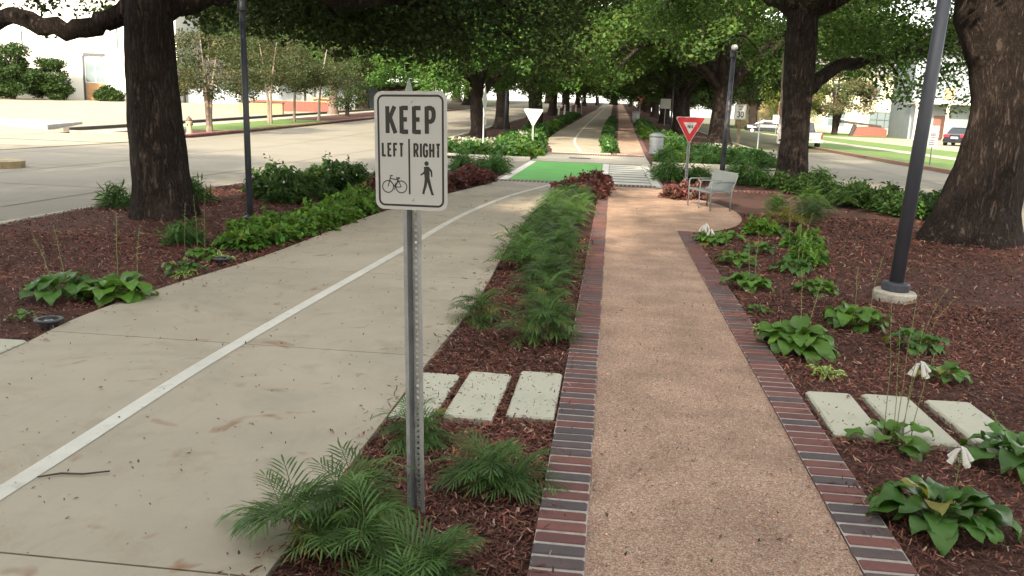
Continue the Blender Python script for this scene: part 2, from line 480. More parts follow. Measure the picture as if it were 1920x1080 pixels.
M_apron = weathered('ramp_concrete', (.42,.385,.31), (.36,.33,.265), (.27,.23,.17), scale=.8)

# crushed granite: cell colours and a grainy bump
def gravel_material():
    mt = bpy.data.materials.new('crushed_granite'); mt.use_nodes = True
    N, L = mt.node_tree.nodes, mt.node_tree.links
    b = N['Principled BSDF']; b.inputs['Roughness'].default_value = .95; b.inputs['Specular IOR Level'].default_value = .2
    tc = N.new('ShaderNodeTexCoord')
    def vor(sc):
        v = N.new('ShaderNodeTexVoronoi'); v.inputs['Scale'].default_value = sc; L.new(tc.outputs['Object'], v.inputs['Vector']); return v
    v1 = vor(185); v2 = vor(70)
    sep = N.new('ShaderNodeSeparateColor'); L.new(v1.outputs['Color'], sep.inputs[0])
    cr_ = N.new('ShaderNodeValToRGB'); e = cr_.color_ramp.elements
    e[0].position = 0; e[0].color = (.29,.175,.125,1); e[1].position = 1; e[1].color = (.76,.60,.48,1)
    x = e.new(.30); x.color = (.46,.295,.21,1); x = e.new(.7); x.color = (.54,.36,.262,1)
    L.new(sep.outputs[0], cr_.inputs[0])
    nz = N.new('ShaderNodeTexNoise'); nz.inputs['Scale'].default_value = 2.2; nz.inputs['Detail'].default_value = 7
    L.new(tc.outputs['Object'], nz.inputs['Vector'])
    mr = N.new('ShaderNodeMapRange'); mr.inputs[1].default_value = .3; mr.inputs[2].default_value = .65; mr.inputs[3].default_value = .74; mr.inputs[4].default_value = 1.1
    L.new(nz.outputs[0], mr.inputs[0])
    mx = N.new('ShaderNodeVectorMath'); mx.operation = 'SCALE'; L.new(cr_.outputs[0], mx.inputs[0]); L.new(mr.outputs[0], mx.inputs['Scale'])
    L.new(mx.outputs[0], b.inputs['Base Color'])
    ad = N.new('ShaderNodeMath'); ad.operation = 'ADD'; L.new(v1.outputs['Distance'], ad.inputs[0]); L.new(v2.outputs['Distance'], ad.inputs[1])
    bp = N.new('ShaderNodeBump'); bp.inputs['Strength'].default_value = .9; bp.inputs['Distance'].default_value = .008; bp.invert = True
    L.new(ad.outputs[0], bp.inputs['Height']); L.new(bp.outputs[0], b.inputs['Normal'])
    return mt
M_gravel = gravel_material()

def structure(o): o['kind'] = 'structure'; return o

# ---- ground sheet to the horizon
YG = frange(-120, 30, 15)+frange(35, 235, 8)+[300, 420, 700, 1200]
structure(strip(-700, 700, YG, -.16, nx=70).build('ground', M_earth))
# ---- streets
YS = frange(-60, 30, 15)+frange(33, 60, 3)+frange(66, 240, 8)
structure(strip(-18.7, -8.2, YS, -.06, nx=2).build('street', M_road))
structure(strip(7.2, 12.3, YS, -.06, nx=4).build('street', M_road))
structure(strip(-8.2, 7.2, frange(14, 37, 2.3), -.06, nx=4).build('cross_street', M_road))
# parking lot and driveway aprons over the left side
structure(strip(-95, -18.7, frange(-60, 30.6, 15), -.045, nx=4).build('parking_lot', M_lot))
structure(strip(-95, -24.6, frange(30.66, 96, 3), -.030, nx=8).build('parking_lot', M_lot))
structure(strip(-24.6, -18.7, frange(30.66, 36.2, 1.8), -.036, nx=3).build('driveway', M_lot))
structure(strip(-95, -18.7, [30.60, 30.66], -.07, nx=4).build('gutter', M_joint))  # gutter line, its shadow put into the dark colour
structure(strip(-24.9, -24.6, frange(37.0, 96, 3), .16, thick=.3).build('parking_kerb', mat('shaded_kerb', (.10,.085,.075), .9, var=.3, vscale=2)))  # low lot kerb, its shade put into the dark colour
# verge with lawn and footpath along the far side of the left street
structure(strip(-22.6, -18.55, frange(41.5, 58, 2), .05, nx=2).build('lawn', M_grass))
structure(strip(-22.6, -18.55, frange(58, 110, 3), .055, nx=2).build('planting_bed', M_mulch))
structure(strip(-22.6, -18.55, frange(36.4, 41.5, 1.5), .052, nx=2).build('planting_bed', M_mulch))
structure(strip(-24.0, -22.6, frange(36.2, 110, 3), .04, nx=1).build('footpath', M_apron))
structure(strip(-24.6, -24.0, frange(36.2, 110, 3), .02, nx=1).build('verge', M_earth))
# right side: kerb, verge lawn, footpath, lawn, drive
YR = frange(-30, 200, 10)
structure(strip(12.5, 16.1, YR, .06, nx=2).build('lawn', M_grass))
structure(strip(16.1, 17.4, YR, .07, nx=1).build('footpath', M_apron))
structure(strip(17.4, 21.5, YR, .06, nx=2).build('lawn', M_grass))
structure(strip(21.5, 36.0, frange(-30, 98, 8), .05, nx=2).build('driveway', M_lot))
structure(strip(36.0, 95.0, YR, .06, nx=2).build('lawn', M_grass))
structure(strip(21.5, 36.0, frange(98, 200, 8), .055, nx=2).build('lawn', M_grass))
structure(kerb([(12.3, y) for y in frange(200, -30, 10)], .2, -.2, .09).build('street_kerb', mat('stained_kerb', (.27,.19,.14), .85, color2=(.25,.13,.10), vscale=.6, bump=.1)))
# red kerb on the left, with its rounded return at the drive
kp = [(-24.0, 36.1)]+[(-20.2, 36.1)]+arc(-20.2, 37.6, 1.5, -90, 0, 8)+[(-18.7, y) for y in frange(38.5, 120, 3)]
structure(kerb(kp[:6], .18, -.2, .10).build('street_kerb', mat('tan_kerb', (.36,.27,.20), .85, var=.3, vscale=2)))
structure(kerb(kp[5:], .18, -.2, .10).build('street_kerb', M_kerbred))

# ---- near median
BL = [(-6,-3.92),(4.9,-3.92),(6,-4.05),(7.2,-4.0),(9,-3.80),(12.9,-3.68),(15.2,-3.45),(17.3,-3.15),(20.1,-2.72),(21.3,-2.62)]
BR = [(-6,-1.18),(5.4,-1.16),(7.5,-1.13),(11.7,-1.27),(14.5,-1.25),(17.1,-1.08),(20.6,-.72),(21.3,-.66)]
LN = [(-6,-2.54),(3.2,-2.54),(5.3,-2.57),(9.9,-2.44),(13.1,-2.36),(15.2,-2.2),(17.3,-1.94),(19.9,-1.42),(20.55,-1.25)]
EDGE_L = [(-6,-8.1),(14,-8.1),(18,-7.7),(21,-6.6),(23.2,-5.2),(24.6,-3.9),(25.1,-2.8)]
EDGE_R = [(-6,7.1),(12,7.1),(16,7.05),(19.5,6.5),(21.6,5.95),(23.6,4.9),(25.0,3.4),(25.4,1.4)]
bl = lambda y: interp(BL, y)
br = lambda y: interp(BR, y)
ln = lambda y: interp(LN, y)
el = lambda y: interp(EDGE_L, y)
er = lambda y: interp(EDGE_R, y)
def bedz(x, y):
    h = .010*mnoise.noise(Vector((x*1.1, y*1.1, 3.0)))+.007*mnoise.noise(Vector((x*3.3, y*3.3, 8.0)))
    for cx, cy, r in ((-6.22, 11.35, .95), (5.42, 13.1, 1.25), (4.64, 22.7, .95)):
        h += .11*math.exp(-((x-cx)**2+(y-cy)**2)/r**2)
    return h
structure(strip(el, er, frange(-6, 1.8, 1.3)+frange(2.0, 21.2, .24), -.032, nx=64, zf=bedz).build('mulch_bed', M_mulch))
structure(strip(el, -2.85, frange(21.2, 25.1, .5), -.03, nx=3).build('mulch_bed', M_mulch))
structure(strip(1.32, er, frange(21.2, 25.3, .3), -.032, nx=20, zf=bedz).build('mulch_bed', M_mulch))
structure(kerb([(el(y), y) for y in frange(25.1, -6, 1.1)], .12, -.2, -.012).build('median_kerb', M_kerb))
structure(kerb([(er(y), y) for y in frange(-6, 25.4, 1.1)], .12, -.2, -.012).build('median_kerb', M_kerb))

# bike path of concrete slabs with open joints
bike = structure(link('bike_path', None)); bike.empty_display_size = .1
JY = [-6, -3.0, -.13, 2.71, 5.62, 8.44, 11.25, 14.1, 16.9, 19.3, 20.62]
slope = lambda x: -.055*(x+2.5)*.5
for i in range(len(JY)-1):
    a, b_ = JY[i]+.006, JY[i+1]-.006
    ys = frange(a, b_, .35)
    sl = strip(bl, br, ys, 0, nx=6, thick=.14).build('slab', M_concrete, bike)
structure(strip(lambda y: bl(y)+.04, lambda y: br(y)-.04, frange(-6, 20.6, 1), -.012, nx=2).build('path_joint_bed', M_joint))
structure(strip(lambda y: ln(y)-.05, lambda y: ln(y)+.05, frange(-4, 20.55, .3), .0035, nx=1).build('lane_line', M_paint))
# the gravel footpath and the bench pad
structure(strip(-.01, 1.06, frange(-6, 20.6, 1.5), -.012, nx=2).build('gravel_path', M_gravel))
PADL = lambda y: 1.06
PADR = lambda y: 1.06+1.30*math.sqrt(max(0, 1-((y-15.9)/3.0)**2)) if abs(y-15.9) < 3.0 else 1.06
PADR2 = lambda y: max(PADR(y), 1.25 if y > 12.9 else 1.06)
structure(strip(PADL, PADR2, frange(12.95, 20.6, .25), -.014, nx=2).build('gravel_path', M_gravel))

# brick edgings: each brick a child
bshape = []
for k in range(5):
    r_ = random.Random(k)
    mb = MB()
    tint = [(1.0,.92,.92), (1.15,1.05,1.0), (.86,.82,.86), (.58,.96,1.12), (.66,1.02,1.16)][k]
    mb.col = tint
    mb.cbox(-.105, .105, -.0405, .0405, -.06, 0, .006)
    bshape.append(mb.mesh('brick', M_brickm))
def brick_row(root, cx, y0, y1, pitch=.100, seed=0, fx=None):
    r_ = random.Random(seed); y = y0; n = 0
    while y < y1:
        k = r_.choice([0, 0, 1, 2, 2, 3, 4, 0, 3])
        x = fx(y) if fx else cx
        o = link('brick', bshape[k], root, (x+r_.uniform(-.004, .004), y, .004+r_.uniform(-.0012, .0016)), (r_.uniform(-.006, .006), r_.uniform(-.006, .006), r_.uniform(-.014, .014)), (1, r_.uniform(.95, 1.03), 1))
        y += pitch; n += 1
    return n
edgeL = structure(empty('brick_edging', (0, 0, 0)))
edgeR = structure(empty('brick_edging', (0, 0, 0)))
brick_row(edgeL, -.115, 1.6, 20.55, seed=3)
brick_row(edgeR, 1.165, 1.6, 12.9, seed=5)
structure(strip(-.22, -.01, frange(-6, 20.6, 3), -.0012, nx=1).build('mortar_bed', M_mortar))
structure(strip(1.06, 1.27, frange(-6, 12.9, 3), -.0012, nx=1).build('mortar_bed', M_mortar))
# short brick returns: beside the pad, and the band along the street edge
edgeP = structure(empty('brick_edging', (0, 0, 0)))
for i in range(9):
    link('brick', bshape[rng.choice([0,2,3,4])], edgeP, (1.22+i*.10, 18.78+i*.004, .004), (0, 0, rad(90)))
for i in range(22):
    link('brick', bshape[rng.choice([0,2,3,4,1])], edgeP, (2.3+i*.10, 20.9, .004), (0, 0, rad(90)))
edgeS = structure(empty('brick_edging', (0, 0, 0)))
for row, yy in ((0, 20.74), (1, 20.955)):
    for i in range(39):
        link('brick', bshape[rng.choice([0,2,3,4,3])], edgeS, (-2.72+i*.10, yy, .002), (0, 0, rad(90)))
structure(strip(-2.78, 1.25, [20.62, 21.07], -.001, nx=3).build('mortar_bed', M_mortar))

# crossing: flush apron, green lane, bars
structure(strip(-2.85, 1.32, frange(21.07, 25.2, 1), -.010, nx=2, thick=.06).build('crossing_apron', M_road))
structure(strip(-2.85, 1.32, frange(25.2, 29.9, 1), -.0105, nx=2, thick=.06).build('crossing_apron', M_road))
structure(strip(-2.50, -.26, [21.35, 23, 25, 27, 29.35], -.005, nx=2).build('green_lane', M_green))
mk = structure(empty('crosswalk', (0, 0, 0)))
strip(-2.74, -2.52, [21.2, 25, 29.5], -.0045).build('border_line', M_paint, mk)
strip(-.24, -.04, [21.2, 25, 29.5], -.0045).build('border_line', M_paint, mk)
strip(1.04, 1.25, [21.1, 25, 29.5], -.0045).build('border_line', M_paint, mk)
yy = 21.2
for i in range(9):
    strip(-.02, 1.02, [yy, yy+.62], -.0045).build('crosswalk_bar', M_paint, mk); yy += .92
# ramp on the far side
structure(strip(-2.75, 1.38, frange(30.05, 34.7, .8), .0, nx=2, thick=.1).build('ramp_slab', M_apron))
structure(strip(-1.55, -.75, [32.0, 32.75], .004).build('manhole_grate', mat('rusty_iron', (.10,.07,.06), .8, var=.3, vscale=20, bump=.3)))  # stands for the iron manhole grate in the ramp
edgeF = structure(empty('brick_edging', (0, 0, 0)))
for row in range(4):
    for i in range(41):
        link('brick', bshape[rng.choice([0,2,3,4,3])], edgeF, (-2.70+i*.10, 34.85+row*.24, .006+tz(0, 34.85+row*.24)), (0, 0, rad(90)))
structure(strip(-2.75, 1.42, [34.7, 35.2, 35.85], -.004, nx=2).build('mortar_bed', M_mortar))
# ---- far median
FEL = [(30.2,-5.6),(31,-6.6),(32.5,-7.5),(35,-8.0),(40,-8.15),(240,-8.15)]
FER = [(30.2,4.6),(31,5.6),(32.5,6.4),(35,6.95),(40,7.15),(240,7.15)]
fel = lambda y: interp(FEL, y); fer = lambda y: interp(FER, y)
YF = frange(35.85, 60, 1.2)+frange(62, 235, 4)
structure(strip(fel, fer, YF, .0, nx=12).build('mulch_bed', M_mulch))
structure(strip(fel, -2.75, frange(30.2, 35.85, .6), .01, nx=4).build('mulch_bed', M_mulch))
structure(strip(1.38, fer, frange(30.2, 35.85, .6), .01, nx=4).build('mulch_bed', M_mulch))
pl = [(fel(y), y) for y in [235, 200, 160, 120, 90, 70, 60, 50, 45, 40, 37, 35, 33.5, 32.5, 31.7, 31, 30.5]]+[(-5.2, 30.05), (-4.5, 29.92), (-2.8, 29.92)]
structure(kerb(pl, .22, -.2, .10).build('median_kerb', M_kerb))
pr = [(1.42, 29.92), (3.6, 29.92), (4.3, 30.05)]+[(fer(y), y) for y in [30.5, 31, 31.7, 32.5, 33.5, 35, 37, 40, 45, 50, 60, 70, 90, 120, 160, 200, 235]]
structure(kerb(pr, .22, -.2, .10).build('median_kerb', M_kerb))
structure(MB().box(-6.3, -5.35, 29.72, 30.02, -.055, .03).build('storm_drain_opening', mat('drain_black', (.012,.012,.012), .9), None, loc=(0, .15, 0)))
FBL = [(35.9,-2.45),(38,-2.6),(40,-2.9),(42.6,-3.15),(46,-3.35),(52,-3.42),(61,-3.38),(80,-3.15),(101,-3.0),(131,-2.6),(235,-2.5)]
FBR = [(35.9,.0),(38,-.15),(40,-.32),(42.6,-.48),(47,-.63),(57,-.62),(73,-.5),(98,-.3),(235,-.2)]
FLN = [(35.9,-1.28),(38,-1.38),(40,-1.58),(42.6,-1.79),(47,-1.97),(57,-2.03),(73,-2.0),(98,-1.8),(150,-1.5)]
structure(strip(lambda y: interp(FBL, y), lambda y: interp(FBR, y), YF, .03, nx=3, thick=.04).build('bike_path', M_concrete))
structure(strip(lambda y: interp(FLN, y)-.06, lambda y: interp(FLN, y)+.06, frange(35.9, 60, 1)+frange(62, 150, 4), .034).build('lane_line', M_paint))
FGL = [(35.9,.25),(56,.36),(94,.58),(235,.9)]
structure(strip(lambda y: interp(FGL, y), lambda y: interp(FGL, y)+1.13, YF, .028, nx=2, thick=.03).build('gravel_path', M_gravel))
for s_, nm in ((-.2, 'L'), (1.13, 'R')):
    structure(strip(lambda y: interp(FGL, y)+s_, lambda y: interp(FGL, y)+s_+.2, YF, .04, thick=.04).build('brick_border', mat('far_brick', (.19,.09,.08), .9, color2=(.10,.075,.08), vscale=9, bump=.2)))
# concrete kerb nose in the street at the lot entrance, yellow top
kn = MB(); kn.prism([(-19.5,18.2),(-14.6,18.35)]+[(x, y) for x, y in arc(-14.5, 18.95, .6, -90, 90, 8)]+[(-19.5,19.6)], -.06, .10)
structure(kn.build('kerb_island', mat('faded_yellow_kerb', (.42,.33,.16), .85, color2=(.20,.16,.11), vscale=3)))
pi_ = MB(); pi_.prism([(-34,42.2),(-26.3,37.9),(-28.6,44.2),(-34,45.5)], tz(-29,42)-.1, tz(-29,43)+.10)
structure(pi_.build('kerb_island', mat('island_concrete', (.44,.42,.38), .9, color2=(.33,.32,.30), vscale=2)))

# joints cut across the street slabs
def joints(x0, x1, ys, dz, xs=(), yr=(-10, 60), w=.03):
    mb = MB()
    for y in ys: q = strip(x0, x1, [y-w/2, y+w/2], dz, nx=2); mb._add(q.v, q.f)
    for x in xs: q = strip(x-w/2, x+w/2, frange(yr[0], yr[1], 3), dz+.0015); mb._add(q.v, q.f)
    return structure(mb.build('pavement_joint', mat('dirty_joint', (.10,.085,.065), .95, var=.4, vscale=2)))
joints(-18.65, -8.25, [6.4+4.6*i for i in range(18)], -.056, (-13.4, -9.4, -17.6), (2, 90))
joints(7.25, 12.25, [10.0+4.6*i for i in range(18)], -.056, (9.8,), (8, 90))
joints(-60, -18.75, [8, 13, 18, 23, 27], -.040, (-24, -30, -36, -42), (4, 30))
joints(-70, -24.95, [35, 41, 47, 53, 59, 66, 73, 80], -.025, (-30, -36, -42, -48, -54), (31, 84))
joints(-8.15, -2.9, [27.2], -.056, (-5.5,), (25.5, 29.5)); joints(1.4, 7.1, [27.2], -.056, (4.2,), (25.8, 29.5))
# ================================================================== signs, lamps, street furniture
M_sign_w = mat('sign_sheeting_white', (.60,.60,.58), .45, fine=.03, fscale=300, spec=.4)
M_sign_k = mat('sign_black', (.012,.012,.012), .5)
M_sign_r = mat('sign_red', (.48,.012,.025), .45)
M_galv = mat('galvanised_steel', (.34,.355,.37), .55, var=.3, vscale=7, metal=.5, fine=.08, fscale=90)
M_alu = mat('sign_back_aluminium', (.52,.52,.48), .6, var=.15, vscale=6, metal=.2)
M_dark = mat('dark_lamp_paint', (.042,.045,.060), .5, var=.12, vscale=4)
M_globe = mat('milk_glass', (.8,.8,.78), .25)
M_wood = mat('weathered_timber', (.22,.17,.12), .9, var=.4, vscale=3, stretch=(12,12,1), bump=.3, bscale=8)
M_plast = mat('black_plastic', (.02,.022,.025), .5)

LET = {  # stroke letters in a box 0..w x 0..1
 'K': (.62, [[(0,0),(0,1)], [(.55,1),(.05,.42)], [(.20,.58),(.60,0)]]),
 'E': (.52, [[(0,0),(0,1)], [(0,.94),(.5,.94)], [(0,.52),(.42,.52)], [(0,.06),(.5,.06)]]),
 'P': (.58, [[(0,0),(0,1)], [(0,.94),(.30,.94),(.44,.90),(.51,.80),(.52,.70),(.50,.59),(.42,.49),(.30,.45),(0,.45)]]),
 'L': (.50, [[(0,0),(0,1)], [(0,.06),(.48,.06)]]),
 'F': (.50, [[(0,0),(0,1)], [(0,.94),(.5,.94)], [(0,.52),(.42,.52)]]),
 'T': (.54, [[(.26,0),(.26,1)], [(-.02,.94),(.56,.94)]]),
 'R': (.58, [[(0,0),(0,1)], [(0,.94),(.30,.94),(.44,.90),(.51,.80),(.52,.70),(.50,.61),(.42,.51),(.30,.47),(0,.47)], [(.28,.47),(.55,0)]]),
 'I': (.12, [[(.03,0),(.03,1)]]),
 'G': (.58, [[(.52,.78),(.48,.88),(.38,.94),(.26,.95),(.12,.92),(.03,.80),(0,.65),(0,.35),(.03,.2),(.12,.08),(.26,.05),(.40,.07),(.50,.14),(.53,.24),(.53,.46),(.28,.46)]]),
 'H': (.56, [[(0,0),(0,1)], [(.52,0),(.52,1)], [(0,.5),(.52,.5)]]),
 'Y': (.60, [[(0,1),(.29,.45),(.29,0)], [(.58,1),(.29,.45)]]),
 'D': (.58, [[(0,0),(0,1)], [(0,.94),(.24,.94),(.42,.88),(.51,.72),(.53,.5),(.51,.28),(.42,.12),(.24,.06),(0,.06)]]),
 'S': (.54, [[(.50,.78),(.44,.90),(.26,.95),(.08,.89),(.02,.75),(.08,.61),(.26,.53),(.44,.44),(.51,.28),(.44,.11),(.26,.05),(.07,.1),(0,.24)]]),
 'O': (.58, [[(.27,.95),(.10,.90),(.02,.76),(0,.5),(.02,.24),(.10,.10),(.27,.05),(.44,.10),(.52,.24),(.54,.5),(.52,.76),(.44,.90),(.27,.95),(.2,.94)]]),
 'N': (.58, [[(0,0),(0,1)], [(.53,0),(.53,1)], [(0,.98),(.53,.02)]]),
 'M': (.70, [[(0,0),(0,1)], [(.66,0),(.66,1)], [(0,.98),(.33,.25)], [(.33,.25),(.66,.98)]]),
 'W': (.82, [[(0,1),(.2,.02)], [(.2,.02),(.39,.95)], [(.39,.95),(.58,.02)], [(.58,.02),(.78,1)]]),
 'A': (.64, [[(0,0),(.31,1)], [(.31,1),(.62,0)], [(.1,.3),(.52,.3)]]),
 '3': (.54, [[(.03,.82),(.12,.92),(.26,.95),(.42,.90),(.48,.76),(.42,.62),(.26,.54),(.2,.54)], [(.24,.54),(.44,.46),(.51,.30),(.45,.12),(.26,.05),(.09,.10),(.0,.22)]]),
 '0': (.56, [[(.26,.95),(.10,.88),(.02,.72),(0,.5),(.02,.28),(.10,.12),(.26,.05),(.42,.12),(.50,.28),(.52,.5),(.50,.72),(.42,.88),(.26,.95),(.2,.93)]]),
}
def word(mb, text, x, y, h, tw, sx=1.0, gap=.16, z=0.0, center=False):
    """strokes of a word with capital height h, stroke width tw; letters run along local x"""
    w = sum(LET[c][0]*h*sx for c in text)+gap*h*sx*(len(text)-1)
    if center: x -= w/2
    k = 0
    for ch in text:
        lw, st = LET[ch]
        for pl_ in st:
            k += 1
            mb.ribbon([(x+tw*.4+px*(h*sx-tw*.5), y+py*h) for px, py in pl_], tw, z+k*.00006)
        x += lw*h*sx+gap*h*sx
    return w
def rrect(x0, x1, y0, y1, r, n=6):
    p = []
    for cx, cy, a in ((x1-r, y1-r, 0), (x0+r, y1-r, 90), (x0+r, y0+r, 180), (x1-r, y0+r, 270)):
        p += arc(cx, cy, r, a, a+90, n)
    return p
FACE = Matrix.Rotation(rad(90), 4, 'X')      # local x-y drawing plane -> stands up, faces -Y
def face_obj(mb, name, material, parent, loc=(0, 0, 0), rot=(rad(90), 0, 0)):
    return mb.build(name, material, parent, loc=loc, rot=rot)

def u_post(h, w=.078, d=.036, hole_from=.0, t=.004, pitch=.0254, holes=True):
    """U-channel post opening to -Y... flanges left and right, perforated web"""
    mb = MB()
    ww = .030          # web width
    # flanges and slanted sides
    prof = [(-w/2, 0), (-w/2+.016, 0), (-ww/2, d), (ww/2, d), (w/2-.016, 0), (w/2, 0)]
    def plate(a, b):
        (x0, y0), (x1, y1) = a, b
        dx, dy = x1-x0, y1-y0; l = math.hypot(dx, dy); nx, ny = -dy/l*t, dx/l*t
        mb.prism([(x0, y0), (x1, y1), (x1+nx, y1+ny), (x0+nx, y0+ny)], 0, h)
    for i in (0, 1, 3, 4): plate(prof[i], prof[i+1])
    # web with a row of holes
    if holes:
        mb.box(-ww/2, -.0055, d, d+t, 0, h); mb.box(.0055, ww/2, d, d+t, 0, h)
        z = 0
        while z < h-.02:
            mb.box(-.0055, .0055, d, d+t, z, z+pitch-.011); z += pitch
    else: mb.box(-ww/2, ww/2, d, d+t, 0, h)
    return mb

# ---- the KEEP LEFT / RIGHT sign
ks = empty('path_sign', (-.745, 3.33, -.03), rad(-9), 'white KEEP LEFT RIGHT sign with bicycle and walker on perforated post', 'sign')
ks.rotation_euler = (0, rad(-1.4), rad(-9))
u_post(1.74).build('post', M_galv, ks, rot=(0, 0, 0))
pn = MB(); pn.prism(rrect(-.1525, .1525, 0, .462, .034, 8), -.002, 0)
panel = face_obj(pn, 'sign_panel', mat('sign_sheeting_keep', (.47,.475,.47), .5, fine=.03, fscale=300), ks, (0, -.006, 1.325))
bd = MB()
ring_o, ring_i = rrect(-.1395, .1395, .013, .449, .027, 8), rrect(-.1310, .1310, .0215, .4405, .0185, 8)
n_ = len(ring_o); bd._add([(x, y, .0006) for x, y in ring_o]+[(x, y, .0006) for x, y in ring_i], [(i, (i+1) % n_, n_+(i+1) % n_, n_+i) for i in range(n_)])
bd.build('border', M_sign_k, panel)
for text, x, y, h, tw, sx, gp in (('KEEP', -.103, .300, .104, .0175, .62, .30), ('LEFT', -.122, .209, .053, .0090, .58, .28), ('RIGHT', .0125, .209, .053, .0090, .58, .29)):
    x0 = x
    for ch in text:
        mbw = MB(); w_ = word(mbw, ch, 0, 0, h, tw, sx)
        mbw.build('letter', M_sign_k, panel, loc=(x0, y, .0007)); x0 += w_+gp*h*sx
MB().ribbon([(-.006, .062), (-.006, .279)], .0075, .0007).build('divider', M_sign_k, panel)
bk = MB()
def circ(cx, cy, r, n=22): return [(cx+r*math.cos(2*math.pi*i/n), cy+r*math.sin(2*math.pi*i/n)) for i in range(n)]
wz = .0007
for cx in (-.0985, -.0415):
    bk.ribbon(circ(cx, .090, .0235), .0042, wz, True); wz += .00006
for pl_, w_ in (([(-.0985,.090),(-.086,.133),(-.081,.133)], .0042), ([(-.0895,.122),(-.0555,.118)], .0042), ([(-.0905,.116),(-.0675,.088)], .0046), ([(-.0675,.088),(-.053,.124)], .0042),
                ([(-.0675,.088),(-.0415,.090)], .0038), ([(-.0415,.090),(-.0545,.117)], .0036), ([(-.063,.125),(-.046,.1245)], .006), ([(-.089,.1335),(-.077,.1335)], .0045), ([(-.072,.076),(-.0645,.098)], .003), ([(-.066,.104),(-.0675,.092)], .005)):
    bk.ribbon(pl_, w_, wz); wz += .00006
bk.build('bicycle_symbol', M_sign_k, panel)
pd = MB(); wz = .0007
c_ = circ(.0665, .1845, .0092, 18); pd._add([(x, y, wz) for x, y in c_], [tuple(range(18))])
for pl_, w_ in (([(.0655,.173),(.0675,.150),(.0685,.122)], [.020,.024,.020]), ([(.0645,.166),(.0560,.148),(.0410,.139)], [.010,.008,.006]), ([(.0740,.168),(.0860,.155),(.0885,.133)], [.010,.008,.006]),
                ([(.0655,.128),(.0610,.098),(.0515,.068)], [.014,.012,.009]), ([(.0720,.128),(.0800,.098),(.0905,.064)], [.014,.012,.009]), ([(.0480,.069),(.0575,.067)], .007), ([(.0855,.066),(.0965,.064)], .007)):
    wz += .00007; pd.ribbon(pl_, w_, wz)
pd.build('pedestrian_symbol', M_sign_k, panel)
for zz in (.044, .425):
    bo = MB(); bo.lathe([(.0001, .004), (.006, .0035), (.007, .0)], 12, cap=False); bo.build('bolt', M_alu, panel, loc=(0.004, zz, .0005))
for xx, yy in ((-.102, .235), (.108, .238)):
    bo = MB(); bo.lathe([(.0001, .0012), (.0045, .001), (.005, .0)], 8, cap=False); bo.build('scratch', M_alu, panel, loc=(xx, yy, .0012))

# ---- yield signs
def tri(s, r):
    """rounded point-down triangle, side s"""
    h = s*math.sqrt(3)/2; pts = []
    for (cx, cy), a in (((s/2, h), -30), ((-s/2, h), 90), ((0, 0), 210)):
        d = Vector((0, h*2/3))-Vector((cx, cy)); d = d.normalized()*(2*r)
        pts += arc(cx+d.x, cy+d.y, r, a, a+120, 5)
    return pts
def yield_sign(loc, rz, s, top, front, label, post=.03, lean=0.0, simple=False):
    r = empty('yield_sign', loc, rz, label, 'sign')
    r.rotation_euler = (0, lean, rz)
    h = s*math.sqrt(3)/2
    if simple: MB().tube([(0, .02, 0), (0, .02, top-.03)], .028, 8).build('post', M_galv, r)
    else: u_post(top-.04, w=.075).build('post', M_galv, r)
    p_ = MB(); p_.prism(tri(s, s*.05), -.003, 0)
    pan = face_obj(p_, 'sign_panel', M_sign_w if front else M_alu, r, (0, -.008, top-h))
    if front:
        a, b = tri(s*.955, s*.035), tri(s*.44, s*.02)
        oy = h*.027; iy = h*.36
        n = len(a); rr = MB()
        rr._add([(x, y+oy, .001) for x, y in a]+[(x, y+iy, .001) for x, y in b], [(i, (i+1) % n, n+(i+1) % n, n+i) for i in range(n)])
        rr.build('red_border', M_sign_r, pan)
        wd = MB(); word(wd, 'YIELD', 0, h*.585, s*.088, s*.018, .72, .14, .0012, True); wd.build('lettering', M_sign_r if False else M_sign_k, pan)
    else:
        for zz in (h*.55, h*.88):
            MB().box(-s*.25, s*.25, zz-.012, zz+.012, .0, .012).build('brace', M_galv, pan)
    return r
yield_sign((1.93, 22.15, -.03), rad(4), .76, 1.70, True, 'red and white yield sign facing the path behind the bench')
yield_sign((-3.57, 39.1, .08), rad(2), .92, 1.68, False, 'grey back of a yield sign beside the bike path across the street')
yield_sign((2.75, 93.0, tz(2.75, 93)), 0, 1.05, 2.35, True, 'distant red yield sign beyond the second litter bin', simple=True)
yield_sign((-3.75, 103, tz(-3.75, 103)), 0, .85, 2.0, False, 'small white back of a yield sign where the bike path bends away', simple=True)
yield_sign((-3.0, 165, tz(-3.0, 165)), 0, 1.0, 2.4, False, 'tiny white sign back at the far end of the bike path', simple=True)

# ---- diamond warning signs seen from the side
def diamond_sign(loc, rz, label, plate=True, h=2.55):
    r = empty('warning_sign', loc, rz, label, 'sign')
    MB().tube([(0, .03, 0), (0, .03, h-.1)], .027, 8).build('post', M_alu, r)
    mb = MB(); mb.prism([(0, -.54), (.54, 0), (0, .54), (-.54, 0)], -.003, .003)
    mb.build('sign_panel', mat('sign_back_weathered', (.42,.46,.40), .6, var=.2, vscale=4), r, loc=(0, 0, h-.54), rot=(rad(90), 0, 0))
    if plate: MB().box(-.3, .3, -.004, .004, -.16, .16).build('arrow_plate', M_alu, r, loc=(0, -.012, h-1.32))
    return r
diamond_sign((-4.95, 33.4, .0), rad(88), 'thin grey diamond sign seen edge-on with a small plate below')
diamond_sign((-5.32, 22.35, -.03), rad(86), 'top of a grey diamond sign poking out above the KEEP sign', False, 2.45)

